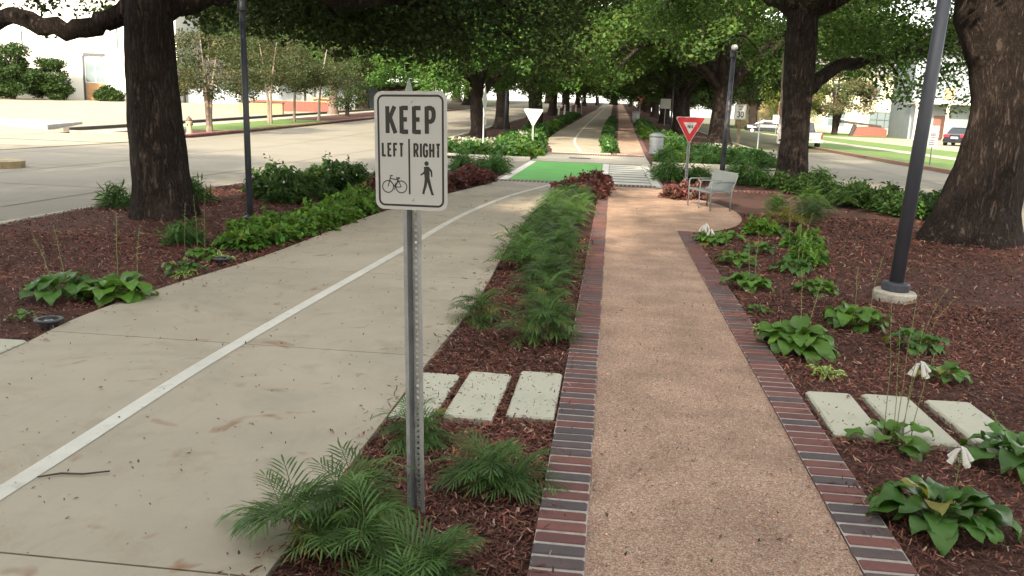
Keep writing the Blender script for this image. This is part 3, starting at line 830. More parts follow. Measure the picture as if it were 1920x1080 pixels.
# ---- lamp posts
def lamp(loc, h, r, label, base='flange', lean=(0, 0), globe=True):
    e = empty('lamp_post', loc, 0, label, 'lamp post'); e.rotation_euler = (lean[0], lean[1], 0)
    MB().tube([(0, 0, .0), (0, 0, h)], [r, r*.86], 20).build('pole', M_dark, e, smooth=True)
    MB().lathe([(r*1.85, 0), (r*1.95, .01), (r*1.95, .07), (r*1.7, .085), (r*1.05, .09)], 28).build('base_collar', M_dark, e)
    if base == 'footing':
        fb = MB(); fb.lathe([(.20, -.14), (.205, -.02), (.192, -.002), (.16, 0), (.02, .0)], 36)
        fb.build('footing', mat('footing_concrete', (.45,.42,.35), .9, var=.25, vscale=9, bump=.4, bscale=60), e, smooth=False)
    hd = MB(); hd.lathe([(r*.9, h-.02), (r*1.3, h+.0), (r*1.3, h+.10), (r*1.45, h+.14), (r*1.3, h+.17)], 20); hd.build('head_collar', M_dark, e, smooth=False)
    if globe:
        g = MB(); R = r*1.25; g.lathe([(max(.001, R*math.sin(t)), h+.17+R*.9-R*.9*math.cos(t)) for t in [math.pi*i/10 for i in range(11)]], 20); g.build('globe', M_globe, e, smooth=True)
    return e
lamp((-5.16, 11.85, -.03), 2.95, .047, 'slim dark lamp post beside the oak trunk near the street of the parking lot', lean=(0, rad(-.6)), globe=False)
lamp((2.90, 8.75, .06), 3.5, .068, 'thick dark lamp post on a round concrete footing beside the hostas', 'footing', lean=(0, rad(2.2)))
lamp((3.08, 24.35, -.04), 3.33, .072, 'dark lamp post with white globe behind the metal bench', lean=(0, rad(1.0)))
lamp((3.85, 59.0, tz(3.85, 59)), 3.9, .06, 'distant lamp post with small globe among the trunks beyond the street', lean=(0, rad(.5)))
lamp((-6.65, 54.0, tz(-6.65, 54)), 3.0, .10, 'grey post standing in the mulch behind the back of the yield sign', globe=False)

# ---- uplights sunk in the bed
for (x, y), lb in (((-4.13, 5.80), 'black bed light next to the single stepping stone by the bike path'), ((-4.07, 8.60), 'black bed light under the variegated hosta by the bike path')):
    u = empty('garden_uplight', (x, y, -.03), .3, lb, 'garden light')
    MB().lathe([(.062, 0), (.068, .05), (.098, .056), (.104, .064), (.100, .072), (.074, .074), (.066, .058), (.001, .056)], 28).build('housing', M_plast, u, smooth=False)
    MB().lathe([(.001, .0), (.03, .004), (.034, .0)], 14).build('lens', mat('dark_lens', (.03,.035,.04), .15), u, loc=(0, 0, .058))

# ---- stepping stones
def stone(x0, x1, y0, y1, label, rz=0, z=.006):
    mb = MB(); w, d = (x1-x0)/2, (y1-y0)/2
    mb.cbox(-w, w, -d, d, -.07, 0, .012)
    o = mb.build('stepping_stone', M_stone, None, loc=((x0+x1)/2, (y0+y1)/2, z), rot=(rng.uniform(-.008, .008), rng.uniform(-.008, .008), rz))
    return tag(o, label, 'stepping stone', 'pale stepping stones')
stone(-.51, -.235, 4.56, 5.42, 'pale stepping stone beside the brick edging, next to the gravel path')
stone(-.85, -.57, 4.48, 5.34, 'middle pale stepping stone of the three behind the sign post', rad(-1))
stone(-1.15, -.90, 4.42, 5.24, 'pale stepping stone partly hidden by the perforated sign post', rad(-1))
stone(1.32, 1.60, 4.66, 5.40, 'pale stepping stone closest to the brick edging of the hosta bed')
stone(1.68, 1.97, 4.60, 5.43, 'middle stepping stone in the hosta bed, behind the tall flower stalks', rad(1))
stone(2.06, 2.34, 4.55, 5.40, 'stepping stone in the hosta bed half covered by a hosta at frame edge', rad(2))
stone(-4.28, -3.97, 4.7, 5.35, 'cut-off pale stepping stone on the lamp side of the bike path', rad(2))

# ---- bench: steel sheet seat and back on tube arms and legs
bn = empty('bench', (1.90, 16.55, -.014), rad(-70), 'grey steel sheet bench with tube armrests on the gravel pad', 'bench', scale=.82)
M_bench = mat('bench_steel', (.125,.145,.15), .6, var=.15, vscale=5, metal=.15)
def sheet(name, prof, w, t=.012):
    mb = MB(); up_ = [(y, z) for y, z in prof]
    lo = []
    for i, (y, z) in enumerate(prof):
        a = prof[max(0, i-1)]; b = prof[min(len(prof)-1, i+1)]; dy, dz_ = b[0]-a[0], b[1]-a[1]; l = math.hypot(dy, dz_)
        lo.append((y+dz_/l*t, z-dy/l*t))
    poly = up_+lo[::-1]
    mb.prism(poly, -w/2, w/2, Matrix(((0, 0, 1, 0), (1, 0, 0, 0), (0, 1, 0, 0), (0, 0, 0, 1))))
    return mb.build(name, M_bench, bn)
W = 1.12
sheet('seat', [(-.27,.40),(-.255,.43),(-.22,.44),(.18,.415),(.22,.42)], W)
sheet('backrest', [(.20,.42),(.24,.45),(.36,.84),(.375,.86),(.40,.86)], W)
for s_ in (-1, 1):
    x = s_*(W/2+.02)
    MB().tube([(x, -.25, 0), (x, -.25, .60), (x, -.235, .635), (x, -.20, .65), (x, .30, .65)], .016, 8).build('armrest', M_bench, bn, smooth=True)
    MB().tube([(x, .24, 0), (x, .25, .42), (x, .37, .82)], .016, 8).build('leg', M_bench, bn, smooth=True)
    MB().tube([(x, -.25, .30), (x, .245, .30)], .011, 8).build('rail', M_bench, bn, smooth=True)
MB().tube([(-W/2, -.2, .40), (W/2, -.2, .40)], .015, 8).build('stretcher', M_bench, bn)
MB().tube([(-W/2, .22, .39), (W/2, .22, .39)], .015, 8).build('stretcher', M_bench, bn)
MB().tube([(0, -.25, 0), (0, -.25, .64), (0, -.2, .65), (0, .27, .65)], .014, 8).build('middle_armrest', M_bench, bn)

# ---- litter bins
def bin_(loc, label, s=1.0):
    e = empty('litter_bin', loc, 0, label, 'litter bin', scale=s)
    M_bin = mat('bin_steel', (.26,.28,.29), .45, metal=.5, var=.15, vscale=6)
    MB().lathe([(.27, 0), (.28, .02), (.29, .72), (.275, .72)], 24).build('body', M_bin, e)
    for z in (.05, .40, .62): MB().lathe([(.285, z), (.302, z+.006), (.302, z+.05), (.285, z+.056)], 24).build('band', M_galv, e)
    MB().lathe([(.32, .74), (.33, .76), (.33, .80), (.25, .86), (.10, .90), (.001, .905)], 24).build('lid', M_bin, e)
    MB().box(.28, .42, -.10, .10, .735, .755).build('lid_tray', M_galv, e)
    return e
bin_((1.86, 36.6, tz(1.86, 36.6)+.02), 'grey steel litter bin with domed lid where the gravel path resumes', 1.0)
bin_((2.0, 78.0, tz(2.0, 78)+.02), 'distant grey litter bin below the far red yield sign', 1.15)

# ---- bollards far down the bike path
for i, (x, y) in enumerate(((-5.9, 95), (-5.3, 95.5), (-4.7, 96), (-4.15, 96.5))):
    b = empty('bollard', (x, y, tz(x, y)), 0, nth(i)+' white bollard from the street in the row by the far bike path', 'bollard', 'white bollards on the far bike path')
    MB().lathe([(.10, 0), (.10, 1.05), (.06, 1.12), (.001, 1.14)], 10).build('shaft', M_sign_w, b)
    MB().lathe([(.102, .85), (.103, .95)], 10, cap=False).build('band', M_galv, b)

# ---- timber post with the stop sign and the ONE WAY plate, left of the mid oak
tp = empty('timber_sign_post', (4.52, 23.3, -.05), 0, 'timber post against the oak trunk carrying a red stop sign and one-way plate', 'sign post')
MB().tube([(0, 0, 0), (-.17, 0, 3.4)], [.15, .125], 12).build('post', M_wood, tp, smooth=True)
oc = MB(); oc.prism([(.36*math.cos(rad(22.5+45*i)), .36*math.sin(rad(22.5+45*i))) for i in range(8)], -.002, .002)
st = oc.build('stop_sign', M_sign_r, tp, loc=(-.13, -.20, 2.02), rot=(rad(90), 0, rad(-70)))
ob = MB(); oo = [(.36*math.cos(rad(22.5+45*i)), .36*math.sin(rad(22.5+45*i))) for i in range(8)]; oi = [(x*.93, y*.93) for x, y in oo]
ob._add([(x, y, .0025) for x, y in oo]+[(x, y, .0025) for x, y in oi], [(i, (i+1) % 8, 8+(i+1) % 8, 8+i) for i in range(8)]); ob.build('white_rim', M_sign_w, st)
wd = MB(); word(wd, 'STOP', 0, -.12, .24, .045, .72, .14, .003, True); wd.build('lettering', M_sign_w, st)
ow = MB(); ow.prism(rrect(-.17, .17, -.33, .33, .03), -.002, .002)
owp = ow.build('one_way_plate', M_sign_w, tp, loc=(-.10, -.20, 1.45), rot=(rad(90), 0, rad(-20)))
wd = MB(); word(wd, 'ON', 0, .10, .15, .03, .8, .15, .003, True); word(wd, 'WA', 0, -.12, .15, .03, .72, .12, .003, True); wd.ribbon([(-.12, -.24), (.12, -.24)], .05, .003); wd.build('lettering', M_sign_k, owp)

# ---- SPEED LIMIT 30 and other plates beyond the crossing
def plate_sign(loc, rz, w, h, top, label, lines, post='timber', face=None):
    e = empty('road_sign', loc, rz, label, 'sign')
    if post == 'timber': MB().box(-.09, .09, .03, .15, 0, top-.05).build('post', M_wood, e)
    else: MB().tube([(0, .03, 0), (0, .03, top)], .028, 8).build('post', M_galv, e)
    mb = MB(); mb.prism(rrect(-w/2, w/2, -h/2, h/2, .05), -.003, .003)
    p_ = mb.build('sign_panel', face or M_sign_w, e, loc=(0, 0, top-h/2), rot=(rad(90), 0, 0))
    a, b = rrect(-w/2+.02, w/2-.02, -h/2+.02, h/2-.02, .04), rrect(-w/2+.04, w/2-.04, -h/2+.04, h/2-.04, .03); n = len(a)
    if lines:
        rr = MB(); rr._add([(x, y, .004) for x, y in a]+[(x, y, .004) for x, y in b], [(i, (i+1) % n, n+(i+1) % n, n+i) for i in range(n)]); rr.build('border', M_sign_k, p_)
        wd = MB()
        for t, y, hh, tw, sx in lines: word(wd, t, 0, y, hh, tw, sx, .16, .005, True)
        wd.build('lettering', M_sign_k, p_)
    return e
plate_sign((7.35, 52.0, 0), rad(-4), .68, .86, 2.45, 'white SPEED LIMIT 30 sign on a timber post by the street', [('SPEED', .25, .10, .02, .8), ('LIMIT', .10, .10, .02, .8), ('30', -.32, .34, .065, .85)])
plate_sign((4.3, 74.0, tz(4.3, 74)), 0, .85, .80, 2.2, 'small pale plate on a post behind the red yield sign', [], 'steel', M_alu)
plate_sign((16.0, 88.0, .06), 0, .75, .80, 2.0, 'small white plate on the verge behind the speed limit sign', [], 'steel')
plate_sign((5.95, 36.2, .01), rad(80), .05, .4, 1.75, 'slim grey post with a plate seen edge-on at the far kerb corner', [], 'steel', M_alu)
# no-parking post with three stacked plates on the right verge
np_ = empty('parking_sign', (13.05, 37.2, .06), rad(-20), 'post with three stacked white parking plates on the lawn by the far kerb', 'sign')
MB().tube([(0, .02, 0), (0, .02, 1.62)], .024, 8).build('post', mat('green_post', (.07,.10,.09), .7), np_)
for z, h in ((1.48, .20), (1.24, .24), (.90, .36)):
    mb = MB(); mb.prism(rrect(-.19, .19, -h/2, h/2, .02), -.002, .002); p_ = mb.build('plate', M_sign_w, np_, loc=(-.02 if z < 1 else 0, 0, z), rot=(rad(90), 0, 0))
    tx = MB()
    for k in range(1 if h < .22 else 3): tx.ribbon([(-.11, h*.22-k*h*.22), (.11, h*.22-k*h*.22)], .035, .003)
    tx.build('lettering', mat('faded_print', (.14,.10,.10), .6), p_)
sm = empty('yard_sign', (17.9, 51, .06), 0, 'thin grey stake with a small box standing on the lawn strip', 'stake')
MB().box(-.03, .03, -.03, .03, 0, .75).build('stake', M_galv, sm); MB().box(-.1, .35, -.06, .06, .32, .42).build('arm', M_galv, sm)

# street-name blade on a utility pole, far right
up_ = empty('utility_pole', (18.2, 95, .06), 0, 'pale timber utility pole with a green street-name blade', 'utility pole')
MB().tube([(0, 0, 0), (.12, 0, 8.0)], [.24, .19], 10).build('pole', mat('pale_timber', (.42,.30,.20), .9, var=.3, vscale=2), up_)
MB().box(.22, 1.75, -.02, .02, 3.75, 4.1).build('street_name_blade', mat('blade_green', (.30,.42,.33), .5), up_)

# ---- fire hydrant
hy = empty('fire_hydrant', (-19.35, 38.0, tz(-19.3, 38)+.05), rad(-20), 'pale yellow fire hydrant with dark cap at the kerb', 'hydrant')
M_hy = mat('hydrant_yellow', (.50,.40,.24), .6, var=.2, vscale=8)
M_hyd = mat('hydrant_dark', (.10,.07,.05), .6)
MB().lathe([(.15, 0), (.15, .04), (.115, .05), (.115, .50), (.15, .51), (.15, .55), (.12, .56)], 16).build('barrel', M_hy, hy)
MB().lathe([(.13, .56), (.14, .60), (.11, .69), (.05, .74), (.03, .745), (.03, .80), (.001, .80)], 16).build('bonnet', M_hyd, hy)
for a in (0, 90, 180):
    ca, sa = math.cos(rad(a)), math.sin(rad(a))
    MB().tube([(ca*.09, -sa*.09, .42), (ca*.20, -sa*.20, .42)], .06, 10).build('outlet', M_hyd if a == 0 else M_hy, hy)

# ---- stick and fallen leaves on the bike path
sk = MB(); sk.tube([(-2.48,3.32,.010),(-2.40,3.37,.012),(-2.30,3.385,.011),(-2.20,3.43,.014)], [.0035,.005,.0045,.004], 6)
tag(sk.build('stick', mat('twig_bark', (.06,.045,.035), .9), None), 'short dark stick lying on the bike path beside the lane line', 'stick')
sk = MB(); sk.tube([(-1.30,7.55,.008),(-1.16,7.50,.010),(-1.02,7.46,.02)], [.003,.004,.003], 6); sk.tube([(-1.1,7.48,.012),(-1.09,7.52,.05)], .0025, 5)
tag(sk.build('stick', mat('twig_bark', (.06,.045,.035), .9), None), 'thin forked twig lying on the concrete by the fern-leaved shrubs', 'stick')
# ================================================================== trees
M_bark = furrowed_bark('oak_bark', (.080,.060,.050), (.022,.0165,.0145))
M_bark2 = mat('smooth_bark', (.22,.17,.13), .9, color2=(.15,.11,.085), vscale=3, bump=.3, bscale=20)
M_oak = leafmat('oak_leaves', (.040,.080,.017), .30, .6, color2=(.060,.108,.022), vscale=.5, spec=.2)
M_oakdk = leafmat('oak_leaves_dark', (.032,.054,.017), .24, .6, color2=(.044,.070,.019), vscale=.6, spec=.2)
M_lime = leafmat('bright_leaves', (.050,.115,.024), .36, .6, color2=(.072,.140,.028), vscale=.5, spec=.2)
M_myr = leafmat('myrtle_leaves', (.046,.068,.026), .32, .6, color2=(.078,.078,.036), vscale=.8, spec=.2)
M_shrub = leafmat('shrub_leaves', (.028,.055,.016), .3, .5, color2=(.042,.075,.02), vscale=1, spec=.2)
M_brown = leafmat('faded_bloom_leaves', (.16,.13,.085), .35, .6, color2=(.09,.12,.04), vscale=.35)

def leaf_cards(centers, L, W, R, colors=None, updown=.5, seed=0, cvar=.28):
    """folded diamond leaves at the given points; returns verts, faces, colours"""
    g = np.random.default_rng(seed)
    n = len(centers)
    d = g.normal(size=(n, 3)); d[:, 2] = d[:, 2]*.6-.25; d /= np.linalg.norm(d, axis=1)[:, None]
    nn = g.normal(size=(n, 3)); nn[:, 2] += updown*2
    s = np.cross(d, nn); s /= np.linalg.norm(s, axis=1)[:, None]+1e-9
    u = np.cross(s, d)
    k = (1+R*g.normal(size=n)).clip(.55, 1.7)[:, None]
    V = np.empty((n, 4, 3))
    V[:, 0] = centers-d*L*.5*k
    V[:, 1] = centers+s*W*.5*k+u*W*.16*k
    V[:, 2] = centers+d*L*.5*k-u*W*.15*k
    V[:, 3] = centers-s*W*.5*k+u*W*.16*k
    base = np.arange(n)[:, None]*4
    F = np.concatenate([base+np.array([[0, 1, 2]]), base+np.array([[0, 2, 3]])])
    v = (1+cvar*g.normal(size=n)).clip(.45, 1.9)
    warm = (1+.14*g.normal(size=n)).clip(.7, 1.5)
    C = np.stack([v*warm, v, v*(.9+.2*g.random(n))], 1)
    C = np.repeat(C[:, None, :], 4, 1)
    return V.reshape(-1, 3), F, C.reshape(-1, 3)

def bark_tube(mb, pts, radii, n, ridge=0.0, seed=0, flare=0):
    """tapered limb with an uneven, ridged skin"""
    P = [Vector(p) for p in pts]; vs = []; fs = []
    t = (P[1]-P[0]).normalized(); a = Vector((1, 0, 0)) if abs(t.x) < .8 else Vector((0, 1, 0))
    u = t.cross(a).normalized()
    dist = 0
    for i, p in enumerate(P):
        if i: dist += (P[i]-P[i-1]).length
        t2 = (P[min(i+1, len(P)-1)]-P[max(i-1, 0)]).normalized()
        u = (u-t2*u.dot(t2)).normalized(); w = t2.cross(u)
        for k in range(n):
            an = 2*math.pi*k/n
            r = radii[i]
            if ridge:
                q = Vector((math.cos(an)*3.2, math.sin(an)*3.2, dist*.55+seed*7.3))
                r *= 1+ridge*.9*mnoise.noise(q*.55)
                r += ridge*.30*abs(mnoise.noise(Vector((math.cos(an)*11, math.sin(an)*11, dist*2.2+seed))))*radii[i]**.5
            if flare and dist < .9:
                r *= 1+flare*(1-dist/.9)**2*(.55+.6*max(0, math.sin(an*5+seed*2)))
            vs.append(p+u*(r*math.cos(an))+w*(r*math.sin(an)))
    for i in range(len(P)-1):
        for k in range(n):
            k2 = (k+1) % n; fs.append((i*n+k, i*n+k2, (i+1)*n+k2, (i+1)*n+k))
    m0 = (len(P)-1)*n; fs.append(tuple(range(m0, m0+n)))
    mb._add(vs, fs)

def smooth_path(pts, n):
    """Catmull-Rom through the points"""
    P = [Vector(p) for p in pts]; out = []
    Q = [P[0]*2-P[1]]+P+[P[-1]*2-P[-2]]
    for i in range(1, len(Q)-2):
        for k in range(n):
            t = k/n; a, b, c, d = Q[i-1], Q[i], Q[i+1], Q[i+2]
            out.append(.5*((2*b)+(c-a)*t+(2*a-5*b+4*c-d)*t*t+(3*b-a-3*c+d)*t**3))
    out.append(P[-1]); return out

def grow(trunk_top, limbs, seed, twig_n=5, droop=.5, clump_r=(.55, .95), sub_len=(1.2, 2.6), wob=.18):
    """limbs: list of (points, r0, r1). returns limb tubes and clump centres (x,y,z,r)"""
    g = random.Random(seed); tubes = []; clumps = []
    for pts, r0, r1, *bare in limbs:
        sp = smooth_path(pts, 6)
        for i in range(1, len(sp)-1): sp[i] = sp[i]+Vector((g.uniform(-1, 1), g.uniform(-1, 1), g.uniform(-1, 1)))*wob*.35
        n = len(sp); rr = [r0+(r1-r0)*(i/(n-1))**.8 for i in range(n)]
        tubes.append((sp, rr))
        if bare: continue
        for k in range(twig_n):
            f = .32+.68*(k+g.random()*.7)/twig_n
            i = min(n-2, int(f*(n-1))); p = sp[i]; t = (sp[i+1]-sp[i]).normalized()
            az = g.uniform(-1.3, 1.3); d = Matrix.Rotation(az, 3, 'Z') @ Vector((t.x, t.y, 0))
            if d.length < .1: d = Vector((g.uniform(-1, 1), g.uniform(-1, 1), 0))
            d = d.normalized(); d.z = g.uniform(-.25, .75); ln_ = g.uniform(*sub_len)
            q = [p, p+d*ln_*.4+Vector((0, 0, .15*ln_)), p+d*ln_*.75+Vector((0, 0, -.05*droop*ln_)), p+d*ln_+Vector((0, 0, -.35*droop*ln_))]
            sq = smooth_path(q, 3)
            tubes.append((sq, [max(.012, rr[i]*.45*(1-.75*j/(len(sq)-1))) for j in range(len(sq))]))
            for j in (.55, .8, 1.0):
                c = sq[int(j*(len(sq)-1))]
                clumps.append((c.x+g.uniform(-.3, .3), c.y+g.uniform(-.3, .3), c.z+g.uniform(-.25, .3), g.uniform(*clump_r)))
        e = sp[-1]; clumps.append((e.x, e.y, e.z, g.uniform(*clump_r)))
    return tubes, clumps

def fill_clumps(c, R, z0, z1, n, seed, r=(.7, 1.2), hollow=.55):
    """clumps through the shell of a flattened dome"""
    g = random.Random(seed); out = []
    while len(out) < n:
        x, y, z = g.uniform(-1, 1), g.uniform(-1, 1), g.uniform(0, 1)
        rr = math.sqrt(x*x+y*y)
        lim = math.sqrt(max(0, 1-z**2.2))
        if rr > lim or (rr < lim*hollow and z < .55): continue
        out.append((c[0]+x*R, c[1]+y*R, z0+(z1-z0)*z+g.uniform(-.3, .3), g.uniform(*r)))
    return out

def crown_mesh(name, clumps, per, L, W, material, seed, flat=.62):
    g = np.random.default_rng(seed); C = []
    for x, y, z, r in clumps:
        n = max(8, int(per*(r/.8)**2))
        d = g.normal(size=(n, 3)); d /= np.linalg.norm(d, axis=1)[:, None]
        rad_ = r*g.random(n)**.42
        p = d*rad_[:, None]; p[:, 2] *= flat
        C.append(p+np.array([x, y, z]))
    V, F, K = leaf_cards(np.concatenate(C), L, W, .22, seed=seed)
    return np_mesh(name, V, F, K, material)

def tree(name, loc, label, cat, trunk, limbs, extra, per, L, W, leaf, seed, bark=M_bark, sides=28, ridge=.16, flare=.5, group=None, twig_n=5, droop=.5, clump_r=(.55,.95), sub_len=(1.2,2.6), limb_sides=9):
    """trunk: (points, radii); limbs: see grow; extra: more clumps. All local to loc"""
    e = empty(name, loc, 0, label, cat, group)
    tb = MB(); sp = smooth_path(trunk[0], 16 if sides > 30 else 8); n = len(sp); rr = []
    for i in range(n):
        f = i/(n-1)*(len(trunk[1])-1); j = min(len(trunk[1])-2, int(f)); rr.append(trunk[1][j]+(trunk[1][j+1]-trunk[1][j])*(f-j))
    bark_tube(tb, sp, rr, sides, ridge, seed, flare)
    tb.build('trunk', bark, e, smooth=True)
    tubes, cl = grow(sp[-1], limbs, seed, twig_n, droop, clump_r, sub_len)
    k = 0
    twm = MB()
    for pts, r_ in tubes:
        if r_[0] > .07:
            lm = MB(); bark_tube(lm, pts, r_, limb_sides+4, .14, seed+k); lm.build('limb', bark, e, smooth=True)
        else: bark_tube(twm, pts, r_, 5)
        k += 1
    if twm.v: o = twm.build('twigs', bark, e, smooth=True); o['kind'] = 'stuff'
    link('crown', crown_mesh('crown', cl+extra, per, L, W, leaf, seed), e)
    return e

def radial_limbs(n, z0, r, seed, rise=3.0, r0=.2, dip=0.0, az0=0):
    g = random.Random(seed); out = []
    for i in range(n):
        a = az0+2*math.pi*i/n+g.uniform(-.3, .3); l = r*g.uniform(.75, 1.08); ca, sa = math.cos(a), math.sin(a); h = rise*g.uniform(.6, 1.25)
        out.append(([(0, 0, z0*.92), (ca*l*.22, sa*l*.22, z0+h*.38), (ca*l*.5, sa*l*.5, z0+h*.8), (ca*l*.8, sa*l*.8, z0+h*.95-dip*.4), (ca*l, sa*l, z0+h*.85-dip)], r0*g.uniform(.75, 1.1), .04))
    return out

# ---- template oaks for the avenue (copied)
def oak_template(seed, leaf, per=150, dip=1.6, L=.19, W=.11, R=6.8, z0=2.7, top=11.5, nfill=120, label='', group=''):
    limbs = radial_limbs(7, z0, R, seed, 3.2, .24, dip)+radial_limbs(4, z0+.4, R*.55, seed+50, 6.0, .18, 0, .5)
    extra = fill_clumps((0, 0), R*1.02, z0+1.6, top, nfill, seed)
    return tree('oak_tree', (0, 0, 0), label, 'tree', ([(0,0,-.2),(.06,.03,.8),(-.05,.04,1.9),(0,0,z0)], [.56,.46,.42,.46]), limbs, extra, per, L, W, leaf, seed, sides=18, group=group, twig_n=6, droop=1.0, clump_r=(.7,1.15), sub_len=(1.4, 3.0))

T = [oak_template(11, M_oak), oak_template(23, M_oakdk, dip=2.2), oak_template(37, M_lime, dip=1.9, z0=2.7)]
used = [False]*3
def avenue(k, x, y, s, rz, label, group='oaks lining the median'):
    o = T[k] if not used[k] else copy_tree(T[k])
    used[k] = True
    o.location = (x, y, tz(x, y)-.03); o.rotation_euler = (0, 0, rz); o.scale = (s, s, s)
    return tag(o, label, 'tree', group)

# beyond the crossing, both edges of the median
avenue(2, -6.9, 44.0, .80, .4, 'bright green oak behind the thin diamond sign across the street')
avenue(0, 5.75, 47.5, 1.15, 2.0, 'big spreading oak across the street beside the far lamp post')
far = []
g_ = random.Random(5)
row = [(-7.3, 57), (-6.0, 68), (-7.4, 80), (-6.4, 92), (-7.2, 104), (-6.4, 117), (-7.0, 131), (-6.0, 146), (-5.5, 163), (4.4, 60), (5.6, 70), (4.6, 80), (5.4, 92), (4.8, 104), (5.6, 117), (5.0, 131), (5.0, 146), (4.8, 163)]
nL = nR = 0
for i, (x, y) in enumerate(row):
    k = [2, 1, 0, 1, 0, 1, 0, 1, 1, 1, 0, 1, 0, 1, 0, 1, 0, 1][i]
    if x < 0: nL += 1; lb = nth(nL)+' oak behind the bright green one, on the bike path side of the far avenue'
    else: nR += 1; lb = nth(nR)+' oak behind the big spreading one, on the gravel path side of the far avenue'
    avenue(k, x, y, g_.uniform(.85, 1.05), g_.uniform(0, 6.28), lb, 'oaks of the far avenue')
# across both streets, closing the view
cnt = {}
for i, (x, y, k, s) in enumerate([(-27, 92, 1, 1.3), (-33, 104, 0, 1.4), (-26, 118, 0, 1.4), (-40, 122, 1, 1.6), (-24, 142, 1, 1.4), (-52, 118, 0, 1.5), (-30, 165, 0, 1.7), (-14, 190, 1, 1.8), (0, 200, 0, 1.7), (14, 190, 1, 1.8), (24, 160, 0, 1.6), (20, 128, 1, 1.3), (33, 140, 2, 1.4), (28, 175, 1, 1.7), (-70, 112, 1, 1.6), (-86, 110, 0, 1.6), (-42, 108, 1, 1.35), (-34, 95, 1, 1.0), (-48, 112, 1, 1.5), (-3.5, 184, 1, .8), (3.5, 182, 0, .8), (-10, 176, 1, .9), (10.5, 178, 1, .9), (0.5, 188, 1, .7), (17, 150, 1, 1.0)]):
    zone = 'parking lot' if x < -10.5 else ('end of the avenue' if x < 15 else 'houses across the street')
    cnt[zone] = cnt.get(zone, 0)+1
    avenue(k, x, y, s, i*1.3, {'parking lot': 'background tree beyond the parking lot and its buildings', 'end of the avenue': 'background tree closing off the end of the avenue', 'houses across the street': 'background tree beyond the houses across the street'}[zone], 'background trees, '+zone)
# unseen oaks behind the camera, added across the width to block the low sun
for i, (x, y, k, s) in enumerate([(-21.5, -3.5, 0, 1.35), (-13.5, -20, 1, 1.3), (-7.4, -8.5, 0, 1.1), (6.6, -8.0, 1, 1.05), (-1.0, -19, 1, 1.45), (-9.5, -22, 0, 1.4), (8.5, -22, 0, 1.4), (-5, -34, 1, 1.5), (5, -36, 0, 1.5)]):
    avenue(k, x, y, s, i*1.1+.4, 'unseen oak behind the viewpoint, added to shade the foreground', 'unseen shading oaks behind the viewpoint')

# ---- left oak (near)
loc = Vector((-6.22, 11.35, -.05))
limbs = [
 ([(.02,0,3.05), (-.5,.1,2.85), (-1.05,-.1,2.62), (-1.9,-.2,2.72), (-3.2,.3,2.60), (-5.0,.8,3.1), (-6.6,1.0,3.0)], .17, .06, 1),
 ([(.1,.1,2.9), (1.1,.6,3.3), (2.3,1.4,3.25), (3.6,2.6,3.5), (5.2,4.0,4.1)], .17, .05),
 ([(.1,.2,3.2), (.9,1.6,4.0), (2.0,3.6,4.2), (3.2,6.0,3.9)], .19, .05),
 ([(0,.2,3.2), (-.8,1.8,4.2), (-1.6,4.0,4.6), (-2.2,6.4,4.4)], .18, .05),
 ([(0,-.1,3.4), (1.2,-1.4,5.0), (2.6,-3.0,6.0)], .2, .06),
 ([(0,-.1,3.4), (-1.4,-1.6,5.0), (-3.2,-3.2,5.8)], .2, .06),
 ([(0,0,3.5), (.2,.3,5.5), (.6,.2,8.0)], .24, .06),
 ([(0,0,3.4), (2.2,.2,5.0), (4.6,.4,5.6), (6.6,.9,5.4)], .2, .05)]
extra = fill_clumps((.2, .8), 5.6, 4.6, 11.0, 90, 3, (.8, 1.3))
g_ = random.Random(21)
# hanging foliage between the trunk and the sign, and a light fringe towards the lot
for i in range(150):
    y = g_.uniform(2.2, 10.5); u = g_.random(); dy = y-2.65
    x = -.78-.5*dy+u*(4.6+.31*dy)
    extra.append((x, y, 2.90+.09*dy-.55*u+.26+1.7*g_.random()**1.6, g_.uniform(.35, .72)))
for i in range(16):
    extra.append((g_.uniform(3.5, 7.0), g_.uniform(2.0, 8.0), 3.4+1.4*g_.random(), g_.uniform(.5, .75)))
for i in range(34):      # loose sprigs hanging below the skirt
    y = g_.uniform(2.2, 9.0); u = g_.random(); dy = y-2.65
    extra.append((-.78-.5*dy+u*(4.6+.31*dy), y, 3.05+.09*dy-.70*u+g_.uniform(-.18, .12), g_.uniform(.12, .24)))
for i in range(20):      # leaf tufts along the bare limb, some hanging below it
    x = g_.uniform(-6.2, -1.0); extra.append((x, .1-.08*x+g_.uniform(-.2, .5), 2.72-.06*x+g_.choice([.35, .45, .55, .25, -.25])+g_.uniform(-.1, .1), g_.uniform(.14, .30)))
for i in range(30):
    extra.append((g_.uniform(-6.5, -.4), g_.uniform(.8, 3.4), g_.uniform(2.95, 3.6), g_.uniform(.2, .40)))
tree('oak_tree', loc, 'dark oak trunk standing in mulch beside the slim lamp post', 'tree', ([(.05,0,-.15),(.02,0,.5),(-.04,0,1.4),(-.07,0,2.3),(-.05,0,3.0),(.05,.05,3.6)], [.46,.385,.35,.315,.285,.27]), limbs, extra, 460, .09, .055, M_oakdk, 101, sides=56, ridge=.15, flare=.25, twig_n=7, droop=.45)

